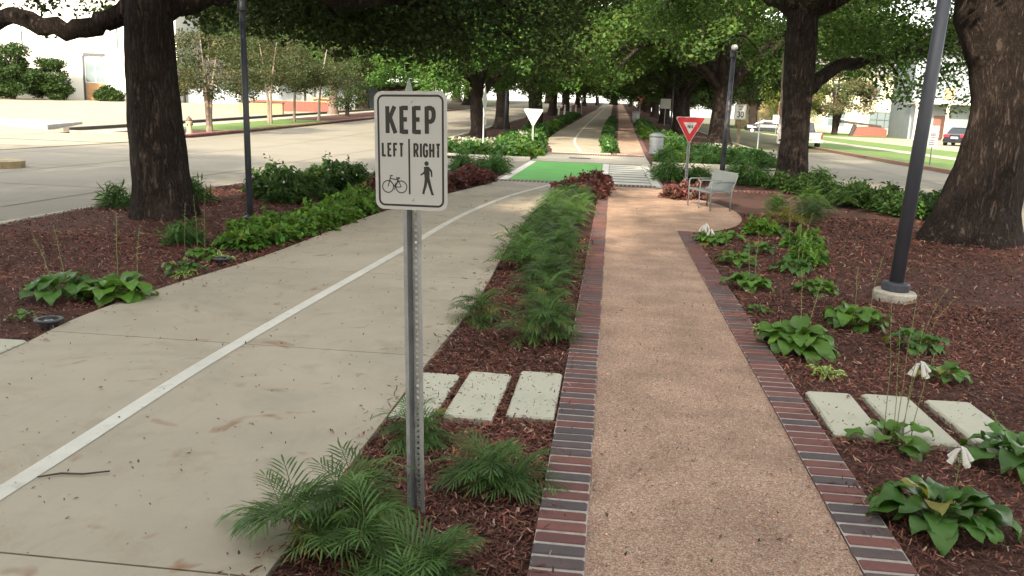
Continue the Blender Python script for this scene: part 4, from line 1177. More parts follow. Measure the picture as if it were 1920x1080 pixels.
# ---- right oak (near, huge)
loc = Vector((5.42, 13.1, -.05))
limbs = [
 ([(.0,0,3.4), (-1.2,.2,4.6), (-2.8,.3,5.3), (-4.6,.5,5.2)], .3, .06),
 ([(.3,0,3.4), (1.2,1.0,4.6), (2.4,2.8,5.2), (3.2,5.0,5.0)], .28, .06),
 ([(.3,-.2,3.4), (1.5,-1.2,4.8), (3.5,-2.6,5.6)], .28, .06),
 ([(0,.3,3.3), (-.6,2.0,4.9), (-1.4,4.2,5.3), (-1.8,6.2,5.0)], .26, .06),
 ([(0,0,3.5), (-.2,-1.8,5.0), (-1.0,-4.0,5.8)], .26, .06),
 ([(.1,0,3.6), (.5,.2,6.0), (.2,.5,9.0)], .32, .07)]
extra = fill_clumps((.6, .6), 5.6, 5.0, 12.0, 90, 8, (.8, 1.3))
tree('oak_tree', loc, 'massive dark oak trunk filling the edge of the picture behind the lamp footing', 'tree', ([(-.15,0,-.15),(-.10,0,.4),(.0,0,1.1),(.13,0,1.9),(.10,0,2.6),(.02,0,3.3),(0,0,4.0)], [.70,.56,.46,.435,.51,.72,.70]), limbs, extra, 230, .10, .06, M_oakdk, 131, sides=72, ridge=.20, flare=.35, twig_n=6)

# ---- mid oak (right, at the corner)
loc = Vector((4.64, 22.7, -.05))
limbs = [
 ([(-.14,0,4.2), (-1.0,-.2,4.9), (-2.4,-.4,5.2), (-4.2,-.2,4.9), (-5.8,.2,4.4)], .2, .05),
 ([(.1,.1,2.5), (1.0,.5,3.1), (2.2,1.0,3.4), (3.8,1.4,3.7), (5.6,1.6,3.6)], .2, .05),
 ([(-.1,.1,4.2), (.5,2.0,5.2), (1.0,4.4,5.4), (1.4,6.4,4.8)], .2, .05),
 ([(-.12,.1,4.3), (-1.4,1.8,5.2), (-2.8,4.0,5.2), (-3.6,6.2,4.7)], .2, .05),
 ([(-.1,-.1,4.3), (.6,-1.6,5.4), (1.2,-3.8,5.8)], .2, .05),
 ([(-.1,0,4.2), (1.8,-.3,5.2), (4.2,-.6,5.2), (6.2,-.4,4.7)], .2, .05),
 ([(0,0,3.8), (.1,.1,6.0), (-.2,.2,9.0)], .26, .06)]
extra = fill_clumps((0, .3), 7.0, 4.6, 11.5, 120, 15, (.8, 1.3))
g_ = random.Random(31)
for i in range(34):
    extra.append((g_.uniform(.9, 6.4), g_.uniform(-1.0, 4.5), g_.uniform(3.2, 5.0), g_.uniform(.5, .85)))
tree('oak_tree', loc, 'dark oak trunk at the street corner, just behind the timber sign post', 'tree', ([(.0,0,-.15),(0,0,.5),(-.02,0,1.4),(-.06,0,2.4),(-.10,0,3.4),(-.14,0,4.8)], [.44,.37,.325,.335,.36,.34]), limbs, extra, 260, .11, .066, M_oak, 151, sides=48, ridge=.16, flare=.3, twig_n=6, droop=1.0)

# ---- crape myrtles along the red kerb, multi-stem
def myrtle(name, loc, label, h, R, nst, seed, leaf=M_myr, per=230, L=.13, W=.075, bark=M_bark2, r0=.10, zc=.55, nfill=26, spread=.35, cat='tree', clr=(.45, .8)):
    g = random.Random(seed); e = empty(name, loc, 0, label, cat)
    for i in range(nst):
        a = 2*math.pi*i/nst+g.uniform(-.4, .4); d = spread*g.uniform(.6, 1.2)
        mb = MB(); p = smooth_path([(.05*math.cos(a), .05*math.sin(a), -.1), (d*.35*math.cos(a), d*.35*math.sin(a), h*.25), (d*math.cos(a), d*math.sin(a), h*.55), (d*2.0*math.cos(a), d*2.0*math.sin(a), h*.85)], 5)
        bark_tube(mb, p, [r0*(1-.75*j/(len(p)-1)) for j in range(len(p))], 9, .12, seed+i, .3); mb.build('trunk', bark, e, smooth=True)
    cl = []
    for i in range(nfill):
        a = g.uniform(0, 6.28); q = R*math.sqrt(g.random()); z = h*zc+(h*(1-zc))*g.random()*(1-.5*(q/R)**2)
        cl.append((q*math.cos(a), q*math.sin(a), z, g.uniform(*clr)))
    link('crown', crown_mesh('crown', cl, per, L, W, leaf, seed), e)
    return e
def gz(x, y, d=.05): return (x, y, tz(x, y)+d)
myrtle('crape_myrtle', gz(-19.3, 39.9), 'multi-stemmed crape myrtle beside the fire hydrant', 5.0, 2.9, 4, 61, nfill=70, zc=.34)
myrtle('crape_myrtle', gz(-20.7, 50.8), 'forked crape myrtle on the lawn strip by the red kerb', 5.6, 2.7, 2, 62, nfill=58, zc=.36)
myrtle('crape_myrtle', gz(-20.5, 54.2), 'slim crape myrtle at the end of the lawn strip', 5.2, 2.5, 1, 63, nfill=52, zc=.38)
myrtle('crape_myrtle', gz(-19.9, 57.2), 'pale-stemmed crape myrtle in the mulch by the red kerb', 5.6, 2.6, 1, 64, nfill=54, zc=.42, bark=mat('pale_bark', (.33,.28,.23), .9, var=.3, vscale=3))
myrtle('street_tree', gz(-23.4, 71), 'tall brown-trunked tree beside the dark rounded shrub', 9.0, 3.2, 1, 65, M_oak, 120, .14, .08, mat('brown_bark', (.16,.11,.09), .9, var=.4, vscale=2), .42, .38, 40, .1, clr=(.8, 1.3))
myrtle('rounded_shrub', gz(-20.9, 67), 'large dark rounded shrub behind the red kerb', 4.6, 1.55, 3, 66, M_oakdk, 200, .14, .08, M_bark, .1, .12, 52, .4, 'shrub', (.5, .8))
# crape myrtle with faded blooms in front of the cream house, and trees by the houses
myrtle('crape_myrtle', gz(26.5, 108, .06), 'wide crape myrtle with faded brown blooms before the cream house', 9.2, 4.6, 3, 71, M_brown, 130, .24, .14, M_bark, .3, .30, 70, 1.2, clr=(.8, 1.4))
myrtle('street_tree', gz(37.5, 104, .06), 'leafy tree between the cream house and the columned house', 13.5, 4.6, 1, 72, M_oak, 170, .26, .15, M_bark, .35, .28, 70, .3, clr=(1.0, 1.6))
myrtle('street_tree', gz(40.5, 84, .06), 'light green tree behind the tilted lamp post, shading the columned house', 12, 4.2, 1, 73, M_lime, 170, .22, .13, M_bark, .3, .38, 60, .3, clr=(.9, 1.4))
myrtle('street_tree', gz(21.0, 108, .06), 'small yellow-green tree behind the utility pole', 8.0, 3.6, 2, 74, leafmat('yellow_leaves', (.15,.17,.035), .4, .5), 130, .22, .13, M_bark, .2, .25, 40, .5, clr=(.8, 1.2))
# shrubbery along the white building
for i, (x, y, h, R) in enumerate([(-63.5, 84, 6.6, 2.8), (-61, 83, 5.4, 2.4), (-58.6, 85.5, 4.4, 1.9), (-67.5, 81, 8.2, 3.4), (-53.8, 88, 1.4, .9)]):
    myrtle('shrub', gz(x, y, 0), ['tall dark shrub third along the white wall', 'tall shrub against the white wall, second towards the lot edge', 'tall shrub beside the boarded window of the white building', 'tall dark shrub at the picture edge before the white building', 'low shrub under the boarded window of the white building'][i], h, R, 3, 80+i, M_shrub, 260, .24, .14, M_bark, .1, .08, 40, .5, 'shrub', (.5, .9) if h < 2 else (.7, 1.1))
# ================================================================== buildings, low walls, vehicles
M_stucco = mat('white_stucco', (.72,.70,.62), .9, var=.06, vscale=.6, bump=.15, bscale=12)
M_cream = mat('cream_stucco', (.70,.64,.46), .9, var=.08, vscale=.5)
M_glass = mat('window_glass', (.16,.20,.21), .12, spec=.6)
M_frame = mat('white_frame', (.62,.62,.60), .6)
M_dkframe = mat('dark_frame', (.05,.055,.06), .6)
M_ply = mat('plywood', (.36,.22,.11), .85, color2=(.30,.17,.08), vscale=2, stretch=(.4,1,6))
M_roofdk = mat('dark_roof', (.055,.05,.05), .9, var=.3, vscale=2)
M_grey = mat('grey_siding', (.23,.26,.28), .8, var=.1, vscale=1)
M_brickw = mat('red_brick_wall', (.23,.085,.062), .9, color2=(.16,.06,.05), vscale=6, bump=.3, bscale=10)
M_tan = mat('tan_brick_wall', (.40,.24,.13), .9, color2=(.30,.17,.09), vscale=4, bump=.3, bscale=10)

def wall_with_openings(mb, x0, x1, z0, z1, y, t, openings):
    """front wall facing -Y with rectangular holes (x0,x1,z0,z1)"""
    xs = sorted({x0, x1, *[o[0] for o in openings], *[o[1] for o in openings]})
    zs = sorted({z0, z1, *[o[2] for o in openings], *[o[3] for o in openings]})
    for i in range(len(xs)-1):
        for j in range(len(zs)-1):
            cx, cz = (xs[i]+xs[i+1])/2, (zs[j]+zs[j+1])/2
            if any(o[0] < cx < o[1] and o[2] < cz < o[3] for o in openings): continue
            mb.box(xs[i], xs[i+1], y, y+t, zs[j], zs[j+1])
def window(parent, x0, x1, z0, z1, y, nx=2, nz=1, frame=None, depth=.15):
    fr = frame or M_frame
    f = MB(); b = .07
    f.box(x0, x1, y+.02, y+depth, z0, z0+b); f.box(x0, x1, y+.02, y+depth, z1-b, z1)
    f.box(x0, x0+b, y+.02, y+depth, z0+b, z1-b); f.box(x1-b, x1, y+.02, y+depth, z0+b, z1-b)
    for i in range(1, nx): x = x0+(x1-x0)*i/nx; f.box(x-.035, x+.035, y+.03, y+depth-.01, z0+b, z1-b)
    for i in range(1, nz): z = z0+(z1-z0)*i/nz; f.box(x0+b, x1-b, y+.035, y+depth-.015, z-.03, z+.03)
    w = f.build('window', fr, parent)
    for i in range(nx):
        for j in range(nz):
            MB().box(x0+(x1-x0)*i/nx+.04, x0+(x1-x0)*(i+1)/nx-.04, y+.08, y+.10, z0+(z1-z0)*j/nz+.04, z0+(z1-z0)*(j+1)/nz-.04).build('pane', M_glass, w)
    return w

# white two-storey building across the lot
wbd = empty('white_building', (-62, 89.2, 1.1), rad(8), 'sunlit white two-storey building across the parking lot', 'building')
ops = [(4.6, 6.8, 0, 5.0), (8.2, 8.65, 5.6, 8.2), (-2.0, -1.2, 5.2, 8.6), (-7.2, -6.4, 5.2, 8.6)]
wm = MB(); wall_with_openings(wm, -24, 14.6, -.3, 11.5, 0, .4, ops); wm.build('wall', M_stucco, wbd)
MB().box(-24, 14.6, .4, 8, -.3, 11.2).build('wall', M_stucco, wbd)
MB().box(-24.2, 14.8, -.15, .5, 11.5, 11.9).build('parapet', M_stucco, wbd)
w_ = window(wbd, 4.6, 6.8, 1.9, 4.75, 0, 2, 1)
MB().box(4.55, 6.85, -.12, .3, 4.75, 5.05).build('lintel', M_dkframe, wbd)
MB().box(4.40, 4.6, -.10, .3, 0, 4.75).build('jamb', M_dkframe, wbd)
MB().box(4.6, 6.8, .05, .12, 0, 1.9).build('plywood_board', M_ply, wbd)
for x0, x1, z0, z1 in ops[1:]: window(wbd, x0, x1, z0, z1, 0, 1, 2, M_dkframe)
# dark-roofed low building behind the myrtles
db = empty('low_building', (-44.5, 93, 1.2), rad(4), 'low building with a wide dark canopy roof behind the crape myrtles', 'building')
wm = MB(); wall_with_openings(wm, -3, 17, -.3, 2.7, 0, .3, [(-1.8, .6, 0, 2.2), (2.2, 3.6, .6, 2.2), (5.5, 7.5, .6, 2.2), (10, 12.5, .6, 2.2)]); wm.build('wall', M_grey, db)
MB().box(-3, 17, .3, 8, -.3, 2.7).build('wall', M_grey, db)
for x0, x1, z0, z1 in ((-1.8, .6, 0, 2.2), (2.2, 3.6, .6, 2.2), (5.5, 7.5, .6, 2.2), (10, 12.5, .6, 2.2)): window(db, x0, x1, z0, z1, 0, 2, 1, M_frame)
MB().prism([(-2.2, 0), (8.5, 0), (8.5, .5), (-1.2, 2.0), (-2.2, 1.2)], -4.5, 18, Matrix(((0,0,1,0),(1,0,0,0),(0,1,0,2.7),(0,0,0,1)))).build('roof', M_roofdk, db)
for x in (-4, 4, 11, 17.4): MB().box(x-.1, x+.1, -2.0, -1.8, -.3, 2.7).build('canopy_post', M_roofdk, db)
# red brick building beyond the shrub
rb = empty('brick_building', (-33.0, 121, 1.9), rad(3), 'red brick building with white door beside the KEEP sign top', 'building')
wm = MB(); wall_with_openings(wm, -9, 6, -.8, 2.7, 0, .3, [(-1.4, -.2, 0, 1.9), (-5, -3.2, .8, 2.0), (2.2, 4.0, .8, 2.0)]); wm.build('wall', M_brickw, rb)
MB().box(-9, 6, .3, 8, -.8, 2.7).build('wall', M_brickw, rb)
window(rb, -1.4, -.2, 0, 1.9, 0, 2, 1); window(rb, -5, -3.2, .8, 2.0, 0, 2, 1); window(rb, 2.2, 4.0, .8, 2.0, 0, 2, 1)
MB().box(-9.4, 6.4, -.5, 8.4, 2.7, 3.05).build('roof', M_frame, rb)
# low walls in the lot
lw = empty('low_wall', (-28.3, 68.2, tz(-28, 68)-.1), rad(6), 'sunlit tan low wall at the edge of the lot beside the lamp post', 'wall')
MB().cbox(-2.0, 1.6, -.2, .2, 0, .95, .02).build('wall', M_tan, lw); MB().box(-2.1, 1.7, -.25, .25, .952, 1.03).build('coping', M_roofdk, lw)
lw = empty('low_wall', (-28.6, 77, tz(-28, 77)-.1), rad(20), 'long brown brick low wall behind the forked crape myrtle', 'wall')
MB().cbox(-4.2, 3.4, -.2, .2, 0, .95, .02).build('wall', M_brickw, lw); MB().box(-4.3, 3.5, -.25, .25, .952, 1.03).build('coping', M_tan, lw)
lw = empty('brick_pier', (-27.6, 82, tz(-27, 82)-.1), 0, 'tan brick pier with a flat cap behind the slim crape myrtle', 'pier')
MB().cbox(-.9, .7, -.6, .6, 0, 1.15, .02).build('shaft', M_tan, lw); MB().prism([(-1.5,-.9),(1.3,-.9),(1.3,.9),(-1.5,.9)], 1.152, 1.3).build('cap', M_tan, lw)
# cream house on the right
ch = empty('cream_house', (36, 126, .0), 0, 'sunlit cream house with a wide gridded window across the street', 'house')
ops = [(-.6, 3.6, .9, 3.1), (-.9, .6, 5.0, 6.9), (-6.0, -4.2, 5.0, 6.9), (-6.2, -3.8, .9, 3.1)]
wm = MB(); wall_with_openings(wm, -10, 8.5, -.2, 8.0, 0, .35, ops); wm.build('wall', M_cream, ch)
MB().box(-10, 8.5, .35, 10, -.2, 8.0).build('wall', M_cream, ch)
window(ch, -.6, 3.6, .9, 3.1, 0, 4, 2, M_dkframe)
for o in ops[1:]: window(ch, *o, 0, 2, 2, M_frame)
MB().prism([(-.8, 0), (11, 0), (5, 3.2)], -10.8, 9.3, Matrix(((0,0,1,0),(1,0,0,0),(0,1,0,8.0),(0,0,0,1)))).build('roof', mat('slate_roof', (.20,.19,.18), .9, var=.2, vscale=2), ch)
MB().box(-10.2, 8.7, -.12, -.0, 4.05, 4.25).build('string_course', M_frame, ch)
# columned house
ph = empty('columned_house', (37.5, 97, .0), rad(-4), 'grey house with pale porch columns behind the massive oak trunk', 'house')
wm = MB(); wall_with_openings(wm, -6, 9, -.2, 9, 0, .3, [(-3.6, -2.3, 0, 2.6), (.6, 2.2, .8, 2.8), (-3.6, -2.2, 5, 7), (.6, 2.2, 5, 7)]); wm.build('wall', M_grey, ph)
MB().box(-6, 9, .3, 9, -.2, 9).build('wall', M_grey, ph)
window(ph, .6, 2.2, .8, 2.8, 0, 2, 2); window(ph, -3.6, -2.2, 5, 7, 0, 2, 2); window(ph, .6, 2.2, 5, 7, 0, 2, 2)
MB().box(-3.6, -2.3, .08, .14, 0, 2.6).build('door', mat('brown_door', (.16,.07,.05), .6), ph)
MB().box(-6.3, 3.4, -2.8, 0, 3.75, 4.15).build('porch_roof', M_frame, ph)
M_col = mat('porch_column', (.66,.60,.48), .7)
for x in (-6.0, -3.0, -.2, 3.0):
    c = empty('column', (x, -2.5, 0)); c.parent = ph
    MB().lathe([(.24, 0), (.24, .2), (.17, .25), (.15, 3.45), (.22, 3.55), (.24, 3.75)], 12).build('shaft', M_col, c)
MB().lathe([(.45, 4.15), (.45, 5.1), (.5, 5.15), (.5, 5.35), (.001, 5.4)], 12, c=(-3.0, -2.3, 0)).build('urn', mat('terracotta', (.55,.36,.18), .8), ph)
MB().prism([(-.8, 0), (10, 0), (4.6, 3)], -6.6, 9.6, Matrix(((0,0,1,0),(1,0,0,0),(0,1,0,9.0),(0,0,0,1)))).build('roof', M_roofdk, ph)
# house far along the right street; yellow light put into its wall colour
yh = empty('far_house', (27.5, 150, 0), rad(-10), 'far house along the street behind the stop sign, yellow light in its wall colour', 'house')
wm = MB(); wall_with_openings(wm, -7, 6, 0, 9.5, 0, .3, [(-5, -3.6, 1, 3.2), (-1, .4, 1, 3.2), (3, 4.4, 1, 3.2), (-5, -3.6, 5.4, 7.6), (-1, .4, 5.4, 7.6), (3, 4.4, 5.4, 7.6)]); wm.build('wall', mat('yellow_lit_wall', (.66,.54,.28), .8), yh)
MB().box(-7, 6, .3, 8, 0, 9.5).build('wall', MATS['yellow_lit_wall'], yh)
for x in (-5, -1, 3):
    for z in (1, 5.4): window(yh, x, x+1.4, z, z+2.2, 0, 2, 2)
MB().prism([(-.8, 0), (9, 0), (4, 3.2)], -7.6, 6.6, Matrix(((0,0,1,0),(1,0,0,0),(0,1,0,9.5),(0,0,0,1)))).build('roof', MATS['slate_roof'], yh)
# brick planter with a tilted dark slab on the lawn
bp = empty('brick_monument', (29.6, 106, .06), rad(-8), 'low red brick monument with a dark slab projecting from its top', 'monument')
MB().prism([(-1.5, 0), (2.2, 0), (2.2, .8), (1.3, 1.25), (-1.1, 1.05)], -.5, .5, Matrix.Rotation(rad(90), 4, 'X')).build('brick_body', M_brickw, bp)
MB().prism([(-3.0, 1.42), (1.5, 1.10), (1.5, 1.30), (-3.0, 1.75)], -.62, .62, Matrix.Rotation(rad(90), 4, 'X')).build('slab', M_roofdk, bp)
MB().prism([(-1.9, 0), (-1.52, 0), (-1.1, 1.25), (-1.5, 1.3)], -.4, .4, Matrix.Rotation(rad(90), 4, 'X')).build('prop', M_roofdk, bp)
for i, (x, y, s) in enumerate([(34.0, 104, 1.2), (35.6, 103, 1.0)]):
    pot = empty('planter', (x, y, .06), 0, ['pale round planter below the gridded window', 'smaller pale planter beside the cycads'][i], 'planter', scale=s)
    MB().lathe([(.35, 0), (.5, .1), (.55, .7), (.68, .85), (.6, .9), (.001, .88)], 14).build('bowl', M_stucco, pot)
    MB().lathe([(.5, .89), (.3, 1.0), (.001, 1.04)], 10).build('soil', M_mulch, pot)

# ---- cars
M_tyre = mat('tyre_rubber', (.015,.015,.015), .9)
M_rim = mat('wheel_rim', (.35,.35,.36), .35, metal=.7)
M_cglass = mat('car_glass', (.02,.025,.03), .08, spec=.8)
M_chrome = mat('bumper_chrome', (.42,.42,.43), .25, metal=.9)
M_tail = mat('tail_lamp_red', (.45,.02,.03), .25)
def loft(secs, name, material, parent, smooth=True):
    """sections: list of (x, [(y,z)...]) closed rings"""
    mb = MB(); vs = []; fs = []; n = len(secs[0][1])
    for x, ring in secs: vs += [(x, y, z) for y, z in ring]
    for i in range(len(secs)-1):
        for k in range(n): k2 = (k+1) % n; fs.append((i*n+k, (i+1)*n+k, (i+1)*n+k2, i*n+k2))
    fs.append(tuple(range(n))); m0 = (len(secs)-1)*n; fs.append(tuple(range(m0+n-1, m0-1, -1)))
    mb._add(vs, fs)
    o = mb.build(name, material, parent, smooth=False); return o
def ring(w, z0, z1, top=.86, r=.08):
    return [(-w*.94, z0), (w*.94, z0), (w, z0+r), (w, z0+(z1-z0)*.55), (w*(.5+.5*top), z1-r*.4), (w*top-.04, z1), (-w*top+.04, z1), (-w*(.5+.5*top), z1-r*.4), (-w, z0+(z1-z0)*.55), (-w, z0+r)]
def wheel(parent, x, y, r=.33):
    w = MB(); w.tube([(x, y-.11, r), (x, y+.11, r)], r, 18); o = w.build('wheel', M_tyre, parent)
    s = 1 if y > 0 else -1
    q = MB(); q.tube([(x, y+s*.10, r), (x, y+s*.125, r)], r*.66, 14); q.build('rim', M_rim, o)
def car(name, loc, rz, label, body, secs, cabin, wheels, hw, scale=1.0, tail_x=None, tail_z=.8, plate=True, extra=None):
    e = empty(name, loc, rz, label, 'car' if 'pickup' not in name else 'truck', scale=scale)
    loft([(x, ring(w, z0, z1, t)) for x, w, z0, z1, t in secs], 'body', body, e)
    if cabin:
        loft([(x, ring(w, z0, z1, t, .05)) for x, w, z0, z1, t in cabin], 'glasshouse', M_cglass, e)
        x0, x1 = cabin[1][0], cabin[-2][0]; zt = max(c[3] for c in cabin); wt = cabin[1][1]*cabin[1][4]
        MB().cbox(x0+.02, x1-.02, -wt, wt, zt-.012, zt+.035, .02).build('roof_panel', body, e)
        for s in (-1, 1):
            for xx in (cabin[0][0]+.05, (x0+x1)/2, cabin[-1][0]-.05):
                pass
    for x in wheels:
        for s in (-1, 1): wheel(e, x, s*(hw-.09))
    if tail_x is not None:
        for s in (-1, 1):
            MB().cbox(tail_x-.03, tail_x+.05, s*(hw-.28)-.22, s*(hw-.28)+.22, tail_z-.09, tail_z+.09, .02).build('tail_lamp', M_tail, e)
        MB().box(tail_x-.04, tail_x+.02, -.26, .26, tail_z-.22, tail_z-.08).build('number_plate', M_frame, e)
        MB().cbox(tail_x-.06, tail_x+.25, -hw*.95, hw*.95, .32, .55, .03).build('rear_bumper', body, e)
    return e
# local +x is the front of each car
paint_w = mat('white_car_paint', (.74,.74,.72), .3, coat=.5)
paint_k = mat('black_car_paint', (.012,.014,.022), .2, coat=.8)
# white pickup, rear towards us, parked at the kerb
pk = car('pickup_truck', (12.0, 57.6, -.06), rad(90), 'white pickup truck parked along the kerb behind the corner oak', paint_w,
    [(-2.6,.90,.50,1.05,.97), (-1.0,.92,.45,1.07,.97), (-.4,.92,.42,1.07,.96), (1.2,.92,.42,1.08,.95), (2.3,.90,.42,1.02,.92), (2.75,.80,.48,.88,.9)],
    [(-.75,.84,1.04,1.06,.98), (-.55,.80,1.04,1.68,.86), (.55,.80,1.04,1.70,.86), (1.35,.82,1.04,1.08,.97)], (-1.65, 1.75), .92, .95, None)
MB().box(-2.66, -2.6, -.80, .80, .62, 1.03).build('tailgate', paint_w, pk)
MB().box(-2.86, -2.62, -.90, .90, .42, .60).build('rear_bumper', M_chrome, pk)
for s in (-1, 1): MB().box(-2.665, -2.61, s*.86-.05, s*.86+.05, .68, 1.0).build('tail_lamp', M_tail, pk)
MB().box(-2.88, -2.87, -.2, .2, .47, .58).build('number_plate', M_frame, pk)
MB().box(-2.5, -.5, -.74, .74, 1.06, 1.075).build('bed_liner', M_plast, pk)
# black sedan on the drive
car('sedan', (28.3, 74.5, .05), rad(58), 'black sedan with red tail lamps on the driveway beside the stacked plates', paint_k,
    [(-2.35,.78,.35,.88,.9), (-2.1,.88,.25,.97,.88), (-.9,.91,.22,.98,.92), (.9,.91,.22,.95,.92), (2.0,.86,.25,.82,.88), (2.35,.72,.35,.68,.9)],
    [(-1.75,.74,.92,.98,.95), (-.95,.70,.92,1.40,.82), (.25,.70,.92,1.42,.82), (1.15,.76,.92,.97,.95)], (-1.45, 1.45), .90, 1.0, -2.36, .80)
# dark suv across the right street, side on
car('parked_car', (17.2, 101, .0), rad(172), 'dark car parked side-on behind the slim corner post', paint_k,
    [(-2.3,.80,.40,1.0,.9), (-2.1,.90,.28,1.05,.9), (-.9,.92,.25,1.05,.92), (.9,.92,.25,1.05,.92), (2.0,.88,.28,.95,.88), (2.3,.75,.4,.75,.9)],
    [(-2.0,.78,1.0,1.06,.95), (-1.6,.74,1.0,1.52,.84), (.3,.74,1.0,1.55,.84), (1.25,.80,1.0,1.06,.95)], (-1.45, 1.45), .91, 1.0, -2.3, .85)
# ================================================================== planting
M_hosta = leafmat('hosta_leaf', (.115,.235,.030), .30, .42, color2=(.075,.175,.030), vscale=3.5, tint=(1.2,1.2,.5), spec=.45, age=.05)
M_hostad = leafmat('hosta_leaf_deep', (.066,.160,.030), .28, .42, color2=(.075,.165,.03), vscale=3.5, tint=(1.2,1.2,.5), spec=.45, age=.05)
M_vari = leafmat('variegated_leaf', (.20,.27,.10), .3, .45)
M_mah = leafmat('mahonia_leaf', (.052,.120,.024), .28, .45, color2=(.090,.155,.034), vscale=3.0, tint=(1.2,1.2,.6), spec=.4, age=.03)
M_red = leafmat('red_leaf', (.175,.060,.058), .3, .5, color2=(.120,.060,.042), vscale=3, tint=(1.3,.9,.7))
M_cover = leafmat('ground_cover_leaf', (.065,.150,.030), .3, .5, color2=(.040,.095,.024), vscale=1.6)
M_scape = mat('flower_stalk', (.17,.19,.07), .7)
M_petal = leafmat('white_petal', (.72,.70,.66), .3, .5, tint=(1,1,1))

def blade(L, W, pet, elev, arch, seed, nst=8, cup=.22, stripe=False, tipcurl=0.0):
    """hosta leaf: thin stalk and ovate, cupped blade; returns verts, faces, colours (local x outward)"""
    g = random.Random(seed); vs = []; fs = []; cs = []
    x, z = pet*math.cos(elev), pet*math.sin(elev)
    a = elev*.72
    pts = []
    for i in range(nst+1):
        t = i/nst; pts.append((x, z, a))
        x += math.cos(a)*L/nst; z += math.sin(a)*L/nst; a -= arch/nst*(1.0+.6*t)
    side = g.uniform(-.25, .25)
    for i, (px, pz, an) in enumerate(pts):
        t = i/nst; w = W*.5*max(.02, (math.sin(math.pi*min(1, t**.62*.995+.004)))**.9)
        sw = side*t*t*L*.4
        for k, f in enumerate((-1, -.5, 0, .5, 1)):
            lift = cup*abs(f)**1.5*w*(1-.9*t)+.012*math.sin(t*9+f*2+seed)*abs(f)*(L/.15)
            vs.append((px-math.sin(an)*lift, f*w+sw, pz+math.cos(an)*lift))
            sh = 1.0 if not stripe else (3.0 if abs(f) > .8 else (.75 if abs(f) < .3 else .9))
            cs.append((sh*(1.05 if stripe else 1), sh, sh*(.75 if stripe and abs(f) > .8 else 1)))
    for i in range(nst):
        for k in range(4): fs.append((i*5+k, i*5+k+1, (i+1)*5+k+1, (i+1)*5+k))
    # stalk
    b = len(vs); r = .0035*(L/.15)
    for (sx, sz) in ((0, 0), (pet*.55*math.cos(elev*1.1), pet*.55*math.sin(elev*1.1)), (pts[0][0], pts[0][1])):
        for k in range(3):
            q = k*2.094; vs.append((sx, r*math.cos(q), sz+r*math.sin(q))); cs.append((1.1, 1.15, 1))
    for i in range(2):
        for k in range(3): k2 = (k+1) % 3; fs.append((b+i*3+k, b+i*3+k2, b+(i+1)*3+k2, b+(i+1)*3+k))
    return vs, fs, cs
def blade_mesh(name, material, **kw):
    vs, fs, cs = blade(**kw); mb = MB(); mb.v = vs; mb.f = fs; mb.c = cs
    return mb.mesh(name, material, smooth=True, colors=True)
RINGS = [(.22, 1.25, .9), (.45, 1.05, 1.3), (.75, .72, 1.45), (1.0, .42, 1.35)]   # (radius share, stalk elevation, arch)
def leaf_set(material, tagname, L=.165, W=.135, pet=.12):
    out = []
    for k, (q, el_, ar) in enumerate(RINGS):
        for v in range(2):
            out.append(blade_mesh('leaf', material, L=L*(.8+.25*q)*(1+.12*v), W=W*(.8+.25*q)*(1+.1*v), pet=pet*(.75+.5*q), elev=el_-.1*v, arch=ar+.25*v, seed=k*5+v+len(tagname)))
    return out
HS = leaf_set(M_hosta, 'h'); HD = leaf_set(M_hostad, 'hd', .16, .115); VR = None
def rosette(rng_, n):
    """(ring index, azimuth, scale, tilt) for n leaves"""
    out = []
    for i in range(n):
        u = (i+.5)/n; k = 0 if u < .16 else (1 if u < .42 else (2 if u < .74 else 3))
        out.append((k*2+rng_.randint(0, 1), i*2.39996+rng_.uniform(-.3, .3), rng_.uniform(.78, 1.15), rng_.uniform(-.15, .12)))
    return out
def scape(mb, p, h, lean, seed, r=.0032):
    g = random.Random(seed); pts = [p]
    for i in range(1, 6):
        t = i/5; pts.append((p[0]+lean[0]*t*t*h+g.uniform(-.006, .006), p[1]+lean[1]*t*t*h+g.uniform(-.006, .006), p[2]+h*t))
    mb.tube(pts, [r*(1-.45*i/5) for i in range(6)], 5)
    for i in range(9):      # small pods towards the tip
        t = .62+.38*i/9; j = min(4, int(t*5)); f = t*5-j; q = Vector(pts[j]).lerp(Vector(pts[j+1]), f); a = g.uniform(0, 6.28)
        mb.tube([q, q+Vector((math.cos(a)*.016, math.sin(a)*.016, .008))], [.0022, .0032], 4)
    return Vector(pts[-1])
def bloom(parent, p, seed, n=7, s=1.0):
    """hanging white trumpets around a stalk tip"""
    g = random.Random(seed); fl = link('flower_head', None, parent, p)
    for i in range(n):
        a = i*2.4+g.uniform(-.3, .3); d = Vector((math.cos(a), math.sin(a), 0)); l = g.uniform(.045, .065)*s; mb = MB()
        mb.tube([(0, 0, 0), d*.014*s+Vector((0, 0, -.006*s)), d*.026*s+Vector((0, 0, -l*.55)), d*.040*s+Vector((0, 0, -l))], [.003*s, .006*s, .010*s, .013*s], 6, cap=False)
        mb.build('petal', M_petal, fl, loc=(0, 0, .01*s*(i % 3)), smooth=True, colors=True)
    return fl
